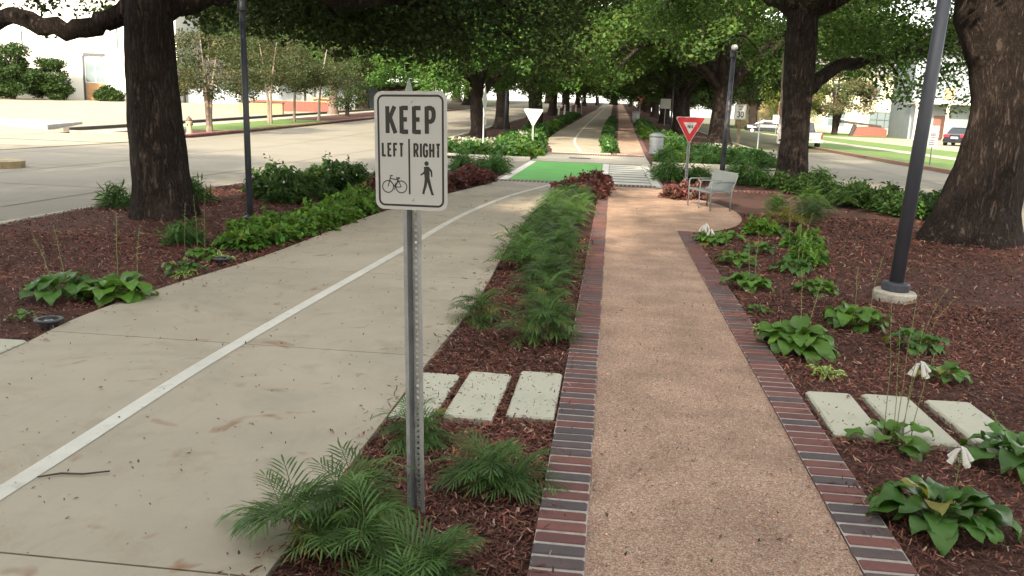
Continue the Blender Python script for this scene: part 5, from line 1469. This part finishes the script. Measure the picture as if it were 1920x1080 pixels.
def hosta(x, y, label, s=1.0, n=30, leaves=HS, seed=0, scapes=(), blooms=(), z=-.02, name='hosta'):
    g = random.Random(seed*13+5); e = empty(name, (x, y, z), g.uniform(0, 6.28), label, 'plant', scale=s)
    for k, az, sc, tl in rosette(g, n):
        link('leaf', leaves[k], e, (.018*math.cos(az), .018*math.sin(az), g.uniform(-.01, .01)), (g.uniform(-.22, .22), tl, az), sc)
    sc_i = 0
    for (dx, dy, h, lx, ly) in scapes:
        mb = MB(); tip = scape(mb, (dx, dy, 0), h/s, (lx, ly), seed+sc_i); mb.build('flower_stalk', M_scape, e, smooth=True)
        if sc_i in blooms: bloom(e, tip, seed+sc_i, 7, 1.15/s)
        sc_i += 1
    e.rotation_euler[2] = 0 if scapes else e.rotation_euler[2]
    return e
# -- hostas right of the gravel path
hosta(1.48, 6.50, 'broad bright green hosta overhanging the brick edging', 1.18, 38, HS, 1, [(.04,.1,.62,-.05,.0), (.1,.12,.55,.15,.1)])
hosta(1.52, 3.66, 'dark glossy hosta with a drooping white flower beside the bricks', .98, 40, HD, 2, [(.10,.12,.30,.0,.0)], (0,))
hosta(1.60, 4.62, 'leggy hosta with tall bare stalks beside the stepping stones', .80, 12, HS, 3, [(-.02,.05,.78,-.06,0), (.05,.02,.86,.02,.02), (.10,.06,.44,.10,0), (.02,.0,.66,-.02,.1), (.16,.05,.60,.18,.05), (.08,-.03,.70,.03,-.02)], (2,))
hosta(2.20, 4.42, 'dark hosta cut by the picture edge over the last stepping stone', 1.0, 32, HD, 4, [(.05,.0,.42,.25,-.05), (-.05,.02,.30,-.5,-.1)])
hosta(2.16, 7.40, 'spreading green hosta in front of the round lamp footing', 1.05, 28, HS, 5, [(.0,.05,.50,.0,.1), (.1,.0,.62,.1,.0)])
hosta(2.44, 6.72, 'pointed-leaf hosta to the side of the lamp footing, leaning stalks', .85, 24, HD, 6, [(.08,.0,.42,.42,.05), (.05,.03,.50,.30,.0)])
hosta(2.36, 5.94, 'small upright hosta near the stepping stones in the hosta bed', .62, 18, HS, 7)
hosta(1.50, 8.85, 'deep green hosta by the brick edging, third along the bed', .92, 30, HS, 8, [(.05,.0,.60,.0,.1), (.0,.05,.5,-.1,.1)])
hosta(2.15, 8.80, 'low hosta with upright pointed leaves just behind the footing plants', .80, 24, HS, 9)
hosta(2.15, 9.95, 'dark-leaved hosta with tall stalks beyond the lamp footing', .95, 28, HD, 10, [(.05,0,.75,.0,.1), (-.05,.1,.8,-.05,.0), (.1,.05,.7,.1,0)])
hosta(1.42, 7.72, 'tiny tufted hosta against the brick edging', .45, 14, HD, 11)
hosta(1.55, 10.3, 'mid green hosta by the brick edging before the bench pad', .85, 24, HS, 12)
hosta(2.0, 11.3, 'bushy hosta in the bed short of the bench pad', .8, 24, HD, 13)
hosta(1.45, 11.85, 'bright hosta with white blooms at the end of the brick edging', .95, 30, HS, 14, [(-.15,-.05,.24,.0,.0), (-.05,-.12,.20,.0,.0), (-.1,.02,.26,.0,0)], (0, 1, 2))
hosta(1.75, 12.4, 'green hosta touching the gravel pad', .75, 22, HS, 15)
hosta(2.55, 13.2, 'green hosta further into the bed behind the gravel pad', .9, 22, HD, 16)
# -- hostas on the lamp side of the bike path
hosta(-4.16, 6.76, 'bright yellow-green hosta at the edge of the bike path', 1.22, 40, HS, 21, [(-.05,.1,.75,.0,.05), (.1,.1,.62,.06,.0)])
hosta(-4.66, 6.72, 'darker hosta beside the bright one, away from the bike path', 1.18, 38, HD, 22, [(-.02,.1,.6,-.2,.1), (-.1,.05,.52,-.25,.0)])
hosta(-4.22, 8.0, 'narrow-leaved green plant behind the bright hosta by the path', .75, 22, HD, 23, [(.0,.1,.7,.0,.1)])
hosta(-4.38, 8.75, 'bright low hosta deeper in the bed by the bike path', .80, 22, HS, 24, [(.05,0,.8,.05,0), (-.05,0,.7,-.05,.05)])
hosta(-4.45, 5.95, 'small upright sprig near the black bed light', .42, 10, HS, 25)
hosta(-5.05, 5.75, 'few loose green leaves at the picture edge in the mulch', .55, 6, HS, 26)
VR = leaf_set(M_vari, 'v', .13, .04, .05)
VR = []
for k, (q, el_, ar) in enumerate(RINGS):
    for v in range(2):
        VR.append(blade_mesh('leaf', M_vari, L=.12*(.8+.3*q), W=.042, pet=.02, elev=el_, arch=ar+.2*v, seed=40+k*2+v, nst=6, cup=.3, stripe=True))
hosta(1.55, 5.86, 'small white-edged variegated hosta by the stepping stones', .95, 20, VR, 31, name='variegated_hosta')
hosta(-4.12, 7.86, 'small white-edged hosta at the edge of the bike path', .95, 18, VR, 32, name='variegated_hosta')
hosta(-4.14, 8.72, 'small white-edged hosta beside the second black bed light', 1.15, 20, VR, 33, name='variegated_hosta')
hosta(1.32, 7.05, 'tiny pale variegated hosta tucked behind the broad hosta', .7, 14, VR, 34, name='variegated_hosta')

# -- fern-leaved mahonias: fronds of paired narrow leaflets
def frond(L, seed, elev, arch, pairs=8, ll=.125, lw=.0088):
    g = random.Random(seed); vs = []; fs = []; cs = []
    x = z = 0; a = elev; pts = []
    n = 14
    for i in range(n+1):
        pts.append(Vector((x, 0, z))); x += math.cos(a)*L/n; z += math.sin(a)*L/n; a -= arch/n
    def leaf(p, d, l, w):
        d = d.normalized(); s = d.cross(Vector((0, 0, 1))); s = s.normalized() if s.length > .01 else Vector((0, 1, 0))
        b = len(vs); dr = Vector((0, 0, -.22*l))+s*(l*g.uniform(-.10, .10))
        q = [p, p+d*l*.36+s*w*.5+dr*.08, p+d*l*.36-s*w*.5+dr*.08, p+d*l*.72+s*w*.42+dr*.45, p+d*l*.72-s*w*.42+dr*.45, p+d*l+dr*1.15]
        vs.extend(tuple(v) for v in q); fs.extend([(b, b+1, b+2), (b+1, b+3, b+4, b+2), (b+3, b+5, b+4)])
        c = g.uniform(.65, 1.35); cs.extend([(c, c, c)]*6)
    for k in range(pairs):
        t = .12+.86*k/(pairs-1); f = t*n; i = min(n-1, int(f)); p = pts[i].lerp(pts[i+1], f-i); tg = (pts[min(n, i+1)]-pts[i]).normalized()
        sc = (.55+.9*math.sin(math.pi*(.15+.75*t)))*.78
        for s in (-1, 1):
            d = tg*(1.0+.5*t+g.uniform(-.1, .1))+Vector((0, s*1.0, 0))+Vector((0, 0, g.uniform(.0, .22)))
            leaf(p, d, ll*sc*g.uniform(.85, 1.12), lw)
    leaf(pts[-1], (pts[-1]-pts[-2]), ll*.75, lw)
    b = len(vs); r = .0022
    for i in range(0, n+1, 2):
        for k in range(3): q = k*2.094; vs.append((pts[i].x, r*math.cos(q), pts[i].z+r*math.sin(q))); cs.append((.9, 1.05, .8))
    for i in range(n//2):
        for k in range(3): k2 = (k+1) % 3; fs.append((b+i*3+k, b+i*3+k2, b+(i+1)*3+k2, b+(i+1)*3+k))
    return vs, fs, cs
FR = []
for v in range(8):
    vs_, fs_, cs_ = frond(.205+.02*(v % 3), v, [1.35, 1.1, .85, .6, .42, .3, .95, .15][v], [1.0, 1.2, 1.25, 1.1, .95, .8, 1.5, .7][v])
    mb = MB(); mb.v, mb.f, mb.c = vs_, fs_, cs_; FR.append(mb.mesh('frond', M_mah, colors=True))
def whorls(g, stems, spread, h):
    out = []
    for s in range(stems):
        a = 2*math.pi*s/stems+g.uniform(-.5, .5); d = spread*g.uniform(.15, 1.0) if s else 0
        hh = h*g.uniform(.45, 1.0)*(1-.35*d/max(spread, .01)); out.append((d*math.cos(a), d*math.sin(a), hh))
    return out
def mahonia(x, y, label, s=1.0, stems=5, per=11, spread=.16, h=.22, seed=0, bias=None):
    g = random.Random(seed*7+3); e = empty('mahonia', (x, y, -.03), 0, label, 'shrub', scale=s)
    for (wx, wy, hh) in whorls(g, stems, spread, h):
        MB().tube([(wx*.3, wy*.3, 0), (wx*.8, wy*.8, hh*.6), (wx, wy, hh)], [.008, .007, .005], 5).build('stem', M_bark2, e)
        for k in range(per):
            az = k*2.4+g.uniform(-.3, .3); v = min(7, int(k/per*8))
            link('frond', FR[v], e, (wx, wy, hh-.03*k/per), (g.uniform(-.2, .2), g.uniform(-.12, .12), az), g.uniform(.75, 1.12))
    return e
mahonia(-.99, 3.08, 'big feathery mahonia sprawling over the concrete beside the sign post', .95, 10, 9, .30, .26, 1)
mahonia(-.58, 2.72, 'bright feathery mahonia at the bottom edge below the sign post', .9, 7, 9, .22, .13, 2)
mahonia(-.47, 3.66, 'feathery mahonia between the sign post and the bricks', .85, 7, 9, .2, .13, 3)
mahonia(-.90, 4.10, 'dark feathery mahonia hidden behind the sign post', .78, 4, 11, .14, .20, 4)
mahonia(-.98, 6.75, 'feathery mahonia at the concrete edge behind the stepping stones', .88, 4, 11, .17, .24, 5)
mahonia(-.42, 6.25, 'full feathery mahonia beside the bricks behind the stepping stones', 1.0, 5, 12, .20, .26, 6)
mahonia(-.48, 7.15, 'feathery mahonia second along the bricks', .95, 5, 11, .2, .28, 7)
# joined version for the plants further up the strip
def joined_mahonia(seed, stems=6, per=10, spread=.26, h=.22):
    g = random.Random(seed); V = []; F = []; C = []
    for (wx, wy, hh) in whorls(g, stems, spread, h):
        for k in range(per):
            az = k*2.4+g.uniform(-.3, .3); v = min(7, int(k/per*8)); me = FR[v]
            M = Matrix.Translation((wx, wy, hh)) @ Matrix.Rotation(az, 4, 'Z') @ Matrix.Rotation(g.uniform(-.15, .15), 4, 'X') @ Matrix.Scale(g.uniform(.8, 1.15), 4)
            vs_, fs_, cs_ = frond(.22, v, [1.35, 1.1, .85, .6, .42, .3, .95, .15][v], [1.0, 1.2, 1.25, 1.1, .95, .8, 1.5, .7][v], pairs=8, lw=.0095)
            b = len(V); V += [tuple(M @ Vector(q)) for q in vs_]; F += [tuple(i+b for i in f) for f in fs_]; C += cs_
    mb = MB(); mb.v, mb.f, mb.c = V, F, C; return mb.mesh('foliage', M_mah, colors=True)
JM = [joined_mahonia(k) for k in (1, 2, 3)]
def bulk(name, meshes, pts, label, group, seed=0, smin=.85, smax=1.15, cat='plant', dz=-.02, part='foliage', ord_=False):
    g = random.Random(seed); n = 0
    for i_, p in enumerate(pts):
        if ord_: p = (p[0], p[1], nth(i_)+' '+label)
        x, y = p[0], p[1]; lb = p[2] if len(p) > 2 else label; s = g.uniform(smin, smax)*(p[3] if len(p) > 3 else 1)
        e = empty(name, (x, y, tz(x, y)+dz), g.uniform(0, 6.28), lb, cat, group or None, s)
        link(part, meshes[g.randrange(len(meshes))], e); n += 1
    return n
pts = []
y = 8.1; k = 0
while y < 17.0:
    pts.append((-.56+rng.uniform(-.05, .05), y, nth(k+2)+' feathery mahonia along the bricks, counted from the stepping stones')); k += 1
    if y > 8.7: pts.append((br(y)+.30+rng.uniform(-.06, .06), y+.35, nth(k-2)+' feathery mahonia along the concrete edge, counted from the patch of bare mulch'))
    y += .66
bulk('mahonia', JM, pts, 'feathery mahonia in the long row between bike path and bricks', 'mahonias in the dividing strip', 2, .68, 1.02, 'shrub')

# -- small broad-leaved clumps made of many leaf faces
def mound(R, h, n, L, W, material, seed, bottom=.1, flowers=0, spiky=False):
    g = np.random.default_rng(seed); d = g.normal(size=(n, 3)); d[:, 2] = np.abs(d[:, 2]); d /= np.linalg.norm(d, axis=1)[:, None]
    q = g.random(n)**.45; p = d*q[:, None]*np.array([R, R, h])
    lump = 1+.22*np.sin(p[:, 0]/R*4+seed)*np.cos(p[:, 1]/R*4.5+seed*2); p[:, 2] = p[:, 2]*lump+bottom*h
    ang = np.arctan2(p[:, 1], p[:, 0]); wob = 1+.20*np.sin(3*ang+seed)+.14*np.sin(5*ang+2.1*seed)
    p[:, :2] *= wob[:, None]
    sh = []
    for i in range(11):      # shoots standing out of the mound
        a, t = g.random()*6.283, g.uniform(.15, 1.1); dd = np.array([math.cos(a)*math.sin(t), math.sin(a)*math.sin(t), math.cos(t)])*np.array([R, R, h])
        for q_ in np.linspace(.8, g.uniform(1.15, 1.5), 12): sh.append(dd*q_+g.normal(size=3)*L*.35+np.array([0, 0, bottom*h]))
    p = np.concatenate([p, np.array(sh)])
    V, F, K = leaf_cards(p, L, W, .32, seed=seed, updown=.9)
    if flowers:
        m_ = int(flowers); a = g.random(m_)*6.28; rr = R*np.sqrt(g.random(m_))*.95
        zz = h*np.sqrt(np.clip(1-(rr/R)**2, 0.05, 1))*1.12+bottom*h
        P2 = np.stack([rr*np.cos(a), rr*np.sin(a), zz], 1); V2, F2, K2 = leaf_cards(P2, L*.55, L*.5, .2, seed=seed+1, updown=1.5, cvar=.05)
        return np_mesh('foliage', V, F, K, material), np_mesh('flowers', V2, F2, np.ones_like(K2), M_petal)
    return np_mesh('foliage', V, F, K, material)
RED = [mound(.34, .26, 900, .075, .05, M_red, s) for s in (1, 2)]
COV = [mound(.42, .30, 700, .13, .075, M_cover, s) for s in (3, 4, 5)]
M_bright = leafmat('bright_ground_leaf', (.120,.225,.032), .3, .5, color2=(.080,.170,.030), vscale=2.5, spec=.3)
COVB = [mound(.42, .26, 620, .125, .072, M_bright, s) for s in (6, 7)]
TUFT = [mound(.34, .26, 420, .17, .022, M_cover, s, .15) for s in (8, 9)]
M_imp = leafmat('shrub_leaf_dark', (.042,.092,.022), .28, .5, color2=(.066,.125,.030), vscale=2.0, spec=.3)
IMP = [mound(.50, .42, 1500, .105, .052, M_imp, s) for s in (10, 11)]
IMPW = mound(.50, .45, 1500, .105, .052, M_imp, 12, flowers=14)

def red_at(pts, label, group, seed): return bulk('red_leaved_plant', RED, pts, label, group, seed, .85, 1.2, ord_=bool(label))
red_at([(-.35, 17.4), (-.75, 17.6), (-.32, 18.1), (-.70, 18.4), (-.30, 18.8), (-.52, 19.3), (-.3, 19.6), (-.3, 20.15)], 'reddish plant after the mahonias in the dividing strip, counted towards the street', 'red plants ending the dividing strip', 3)
red_at([(-4.0, 15.6), (-4.4, 16.0), (-3.9, 16.4), (-3.75, 17.0), (-4.3, 17.1), (-3.5, 17.7), (-3.95, 18.0), (-3.35, 18.6), (-3.75, 18.9), (-3.1, 19.5), (-3.5, 19.9), (-3.0, 20.4), (-3.35, 20.9)], 'reddish plant in the drift beside the bike path, counted towards the street', 'red plants beside the bike path', 4)
red_at([(1.45, 18.2, 'round reddish bush at the path corner in front of the bench', .95), (1.78, 18.5, 'reddish bush half hidden behind the bench seat', .85)], '', '', 5)
# left bed: bright row by the path, tall dark row by the street
pts = [(-4.25, 9.6), (-4.15, 10.1), (-4.5, 10.3), (-4.05, 10.7), (-4.45, 10.9), (-4.05, 11.3), (-4.4, 11.6), (-4.0, 12.0), (-4.35, 12.3), (-3.95, 12.7), (-4.3, 13.1), (-3.95, 13.5), (-4.35, 13.9), (-4.0, 14.4), (-4.4, 14.8)]
bulk('hosta', COVB, pts, 'bright leafy plant along the bike path, counted from the white-edged hostas', 'bright row beside the bike path', 6, .45, .82, ord_=True)
pts = [(-5.6, 14.2), (-5.0, 14.9), (-6.2, 14.8), (-5.5, 15.5), (-6.7, 15.6), (-4.8, 16.3), (-6.0, 16.4), (-5.3, 17.1), (-6.9, 16.9), (-6.3, 17.6), (-4.7, 17.8), (-5.6, 18.3), (-6.5, 18.8), (-5.0, 18.9), (-5.9, 19.6), (-4.4, 19.5), (-5.2, 20.3), (-4.5, 20.9), (-5.5, 21.2), (-4.6, 22.0)]
bulk('leafy_shrub', IMP+[IMPW[0]], pts, 'dark leafy shrub in the mass between the near oak and the street', 'dark shrubs by the street', 7, .42, .8, 'shrub')
for i_, (x, y) in enumerate(((-5.7, 14.6), (-6.4, 15.9), (-5.2, 16.6), (-5.9, 17.8))):
    e = empty('leafy_shrub', (x, y, -.02), x, nth(i_)+' shrub dotted with small white flowers, counted from the slim lamp post', 'shrub', 'white-flowered shrubs by the street')
    link('foliage', IMPW[0], e); link('flowers', IMPW[1], e)
bulk('strappy_plant', TUFT, [(-7.6, 12.5, 'lone strappy tuft at the street edge of the mulch', 1.0), (-7.3, 13.4, 'strappy tuft beside the near oak trunk', 1.2), (-6.95, 13.7, 'second strappy tuft tucked behind the near oak trunk', 1.1), (-5.0, 9.6, 'small dark tuft in the mulch before the slim lamp post', .8)], '', '', 8)
bulk('strappy_plant', TUFT, [(-3.9, 22.6), (-3.5, 23.3), (-3.2, 23.9), (-3.05, 22.9), (-3.2, 24.5), (-4.1, 23.6)], 'green tuft beside the green bike crossing, counted towards the street', 'tufts beside the crossing', 9, 1.0, 1.3, ord_=True)
# right of the crossing
bulk('strappy_plant', TUFT, [(1.55, 22.9), (1.75, 23.6), (1.5, 24.4), (2.2, 23.2), (2.5, 24.0), (3.3, 23.0), (3.7, 22.6), (4.0, 23.4), (3.6, 24.3), (5.3, 22.6)], 'green tuft in the corner bed, counted from the crosswalk past the lamp post', 'tufts in the corner bed', 10, 1.0, 1.4, ord_=True)
pts = [(2.9, 14.3), (3.4, 14.8), (3.0, 15.5), (3.6, 15.9), (3.2, 16.8), (3.9, 16.6), (4.1, 18.2), (4.7, 17.8)]
bulk('mahonia', JM, pts, 'feathery shrub behind the bench, counted away from the lamp footing', 'feathery shrubs behind the bench', 11, .8, 1.1, 'shrub', ord_=True)
pts = [(4.5, 20.9), (5.0, 20.2), (5.5, 19.6), (5.2, 19.0), (5.9, 18.8), (5.6, 18.2), (6.2, 18.1), (5.9, 17.4), (6.4, 17.2), (5.0, 18.4), (5.4, 17.4), (6.1, 16.6), (5.6, 16.7), (4.95, 21.7), (4.2, 21.9)]
bulk('leafy_shrub', IMP, pts, 'low leafy shrub between the two oaks, counted from the corner oak', 'shrubs between the oaks', 12, .7, .95, 'shrub', ord_=True)
bulk('hosta', COVB, [(2.5, 10.7), (2.7, 11.9), (2.3, 13.2)], 'leafy hosta deep in the bed before the bench, counted from the footing', 'hostas before the bench', 13, .55, .75, ord_=True)

# far median planting
g_ = random.Random(77); pts = []
for i in range(34): pts.append((g_.uniform(-7.2, -2.95), g_.uniform(30.7, 33.6)))
for i in range(40):
    yy = 34+i*.62; pts.append((interp(FBL, yy)-.45-g_.random()*(1.8 if yy < 48 else 1.1), yy))
for i in range(24): yy = 58+i*1.6; pts.append((interp(FBL, yy)-.5-g_.random()*.8, yy))
pts = [p for p in pts if abs(p[0]+4.95) > .25 or abs(p[1]-33.4) > .3]
bulk('ground_cover_plant', COV+COVB[:1], pts, 'green ground-cover plant across the street, by the far bike path', 'ground cover left of the far bike path', 14, .85, 1.3, dz=.0)
pts = []
for i in range(58): yy = 36.6+i*.85; pts.append(((interp(FBR, yy)+interp(FGL, yy)-.2)/2+g_.uniform(-.06, .06), yy))
bulk('hedge_plant', COV[:2], pts, 'green mound of the hedge between the far paths, counted from the street', 'hedge dividing the far paths', 15, .75, .95, dz=.0, ord_=True)
pts = []
for i in range(30): pts.append((g_.uniform(2.3, 6.2), g_.uniform(30.8, 33.8)))
for i in range(40): yy = 37.6+i*.95; pts.append((interp(FGL, yy)+1.13+.55+g_.random()*(1.5 if yy < 50 else .7), yy))
for i in range(10): pts.append((g_.uniform(3.5, 6.2), g_.uniform(34.5, 41)))
bulk('ground_cover_plant', COV+COVB[:1], pts, 'green ground-cover plant across the street, by the far gravel path', 'ground cover right of the far gravel path', 16, .85, 1.35, dz=.0)
bulk('strappy_plant', TUFT, [(g_.uniform(1.6, 6.0), g_.uniform(30.45, 31.2)) for i in range(12)], 'bright tuft along the far kerb beyond the bench', 'tufts along the far kerb', 17, .9, 1.3, dz=.0)
# white caladium drifts
CAL = mound(.36, .28, 260, .15, .11, leafmat('white_caladium', (.34,.36,.27), .3, .5), 19)
bulk('caladium', [CAL], [(g_.uniform(-7.3, -5.4), g_.uniform(36.5, 41)) for i in range(9)]+[(g_.uniform(-4.9, -4.3), 44+i*1.4) for i in range(5)], 'white-leaved plant in the far bed near the bright oak', 'white-leaved plants, bike path side', 18, .6, .9, dz=.0)
bulk('caladium', [CAL], [(g_.uniform(4.2, 6.3), g_.uniform(37, 43)) for i in range(9)], 'white-leaved plant under the big spreading oak', 'white-leaved plants under the big oak', 19, .6, .9, dz=.0)
# cycads in front of the cream house
for i, (x, y) in enumerate([(36.2, 105), (38.6, 103.5), (40.5, 101)]):
    e = empty('cycad', (x, y, .06), i, ['cycad with arching dark fronds under the gridded window', 'middle cycad of the three before the houses', 'cycad closest to the columned house'][i], 'cycad')
    MB().lathe([(.3, 0), (.34, .4), (.25, .7), (.001, .72)], 10).build('trunk', M_bark, e)
    for k in range(22):
        link('frond', FR[(k*3) % 8], e, (0, 0, .7), (g_.uniform(-.2, .2), 0, k*2.4), (6.2, 6.2, 6.2))

# ================================================================== mulch chips, litter, fallen leaves
def in_bed(x, y):
    if not (el(y)+.14 < x < er(y)-.14) or y > 24.5: return False
    if y > 21.1: return x < -2.9 or x > 1.4
    if bl(y)-.01 < x < br(y)+.01: return False
    if -.225 < x < 1.275 and y < 12.95: return False
    if y >= 12.95 and -.225 < x < PADR2(y)+.02: return False
    return True
g_ = random.Random(4); cen = []; n_try = 0
def scatter(n, x0, x1, y0, y1):
    k = 0
    while k < n:
        x, y = g_.uniform(x0, x1), g_.uniform(y0, y1)
        if in_bed(x, y): cen.append((x, y))
        k += 1
scatter(26000, -1.25, -.2, 2.3, 6.5); scatter(15000, -1.3, -.2, 6.5, 12)
scatter(42000, 1.25, 4.0, 2.6, 8.5); scatter(26000, 1.25, 6.5, 8.5, 16)
scatter(34000, -8.1, -3.8, 4.4, 10); scatter(24000, -8.1, -3.6, 10, 18)
n_bed = len(cen)
for i in range(900):       # spilled onto path edges, bricks and stepping stones
    y = 2.5+10*g_.random()**1.3
    x = g_.choice([br(y)-abs(g_.gauss(0, .05)), bl(y)+abs(g_.gauss(0, .06)), -.2+abs(g_.gauss(0, .05)), 1.26-abs(g_.gauss(0, .06)), g_.uniform(-1.1, -.3) if (4.4 < y < 5.4 and g_.random() < .25) else br(y)-abs(g_.gauss(0, .12))])
    cen.append((x, y))
cen = np.array(cen); n = len(cen); G = np.random.default_rng(3)
hz_ = np.array([bedz(x, y) if i < n_bed else .030 for i, (x, y) in enumerate(cen)])
patch = np.array([1+.55*mnoise.noise(Vector((x*.9, y*.9, 1.7))) for x, y in cen])
far_ = np.clip(cen[:, 1]/7, .8, 2.0)
az = G.random(n)*6.283; ti = G.normal(size=n)*.30; ln_ = G.uniform(.018, .062, n)*far_**.6; wd_ = G.uniform(.004, .011, n)*far_**.7
d = np.stack([np.cos(az)*np.cos(ti), np.sin(az)*np.cos(ti), np.sin(ti)], 1); s = np.stack([-np.sin(az), np.cos(az), G.normal(size=n)*.35], 1)
c0 = np.stack([cen[:, 0], cen[:, 1], -.028+hz_+G.random(n)*np.where(np.arange(n) < n_bed, .028, .010)+np.abs(np.sin(ti))*ln_*.35], 1)
bend = np.stack([np.zeros(n), np.zeros(n), G.normal(size=n)*.004], 1)
V = np.stack([c0-d*ln_[:, None]/2-s*wd_[:, None]*.35, c0-d*ln_[:, None]/2+s*wd_[:, None]*.35, c0+s*wd_[:, None]*.5+bend, c0-s*wd_[:, None]*.5+bend, c0+d*ln_[:, None]/2+s*wd_[:, None]*.2, c0+d*ln_[:, None]/2-s*wd_[:, None]*.2], 1).reshape(-1, 3)
b = np.arange(n)[:, None]*6; F = np.concatenate([b+np.array([[0, 3, 2, 1]]), b+np.array([[3, 5, 4, 2]])])
v = np.exp(G.normal(size=n)*.45)*patch; pale = G.random(n) < .07
C = np.stack([v, v*G.uniform(.85, 1.15, n), v*G.uniform(.8, 1.2, n)], 1); C[pale] = np.stack([G.uniform(2.2, 3.6, n)]*3, 1)[pale]*np.array([1, 1.75, 1.9])
tag(link('mulch_chips', np_mesh('mulch_chips', V, F, np.repeat(C[:, None, :], 6, 1).reshape(-1, 3), mat('bark_chip', (.128,.046,.030), .9, attr=True))), 'shredded red-brown bark mulch covering the beds', 'mulch', kind='stuff')
# fallen leaves in the beds and on the paths
P = []
for i in range(520):
    y = 2.5+15*g_.random()**1.6; x = g_.uniform(-7.5, 6.5)
    if in_bed(x, y) or g_.random() < .10: P.append((x, y, .012 if not in_bed(x, y) else .02))
P = np.array(P); V, F, K = leaf_cards(P, .055, .024, .35, seed=5, updown=6, cvar=.3)
V[:, 2] = np.maximum(V[:, 2], .004)
tag(link('fallen_leaves', np_mesh('fallen_leaves', V, F, K, mat('dry_leaf', (.24,.135,.085), .8, attr=True))), 'dry brown leaves scattered over mulch and paths', 'leaves', kind='stuff')
# dark specks of oak litter on the concrete and the gravel
P = []
for i in range(950):
    y = 2.4+17*g_.random()**1.5; x = g_.uniform(bl(y)+.03, br(y)-.03); P.append((x, y, .005))
for i in range(420):
    y = 2.6+16*g_.random()**1.5; P.append((g_.uniform(0, 1.05), y, -.006))
P = np.array(P); V, F, K = leaf_cards(P, .017, .0075, .45, seed=9, updown=5, cvar=.4)
tag(link('oak_litter', np_mesh('oak_litter', V, F, K, mat('litter', (.105,.075,.05), .9, attr=True))), 'dark specks of oak litter dropped on the paths', 'litter', kind='stuff')
# loose grit on the gravel path
P = np.stack([G.uniform(.0, 1.05, 9000), 2.5+5.5*G.random(9000)**1.3, np.full(9000, -.0105)], 1)
V, F, K = leaf_cards(P, .009, .007, .4, seed=12, updown=2.0, cvar=.35)
tag(link('loose_grit', np_mesh('loose_grit', V, F, K, mat('grit', (.50,.31,.20), .95, attr=True))), 'loose tan grit lying on the gravel path', 'grit', kind='stuff')
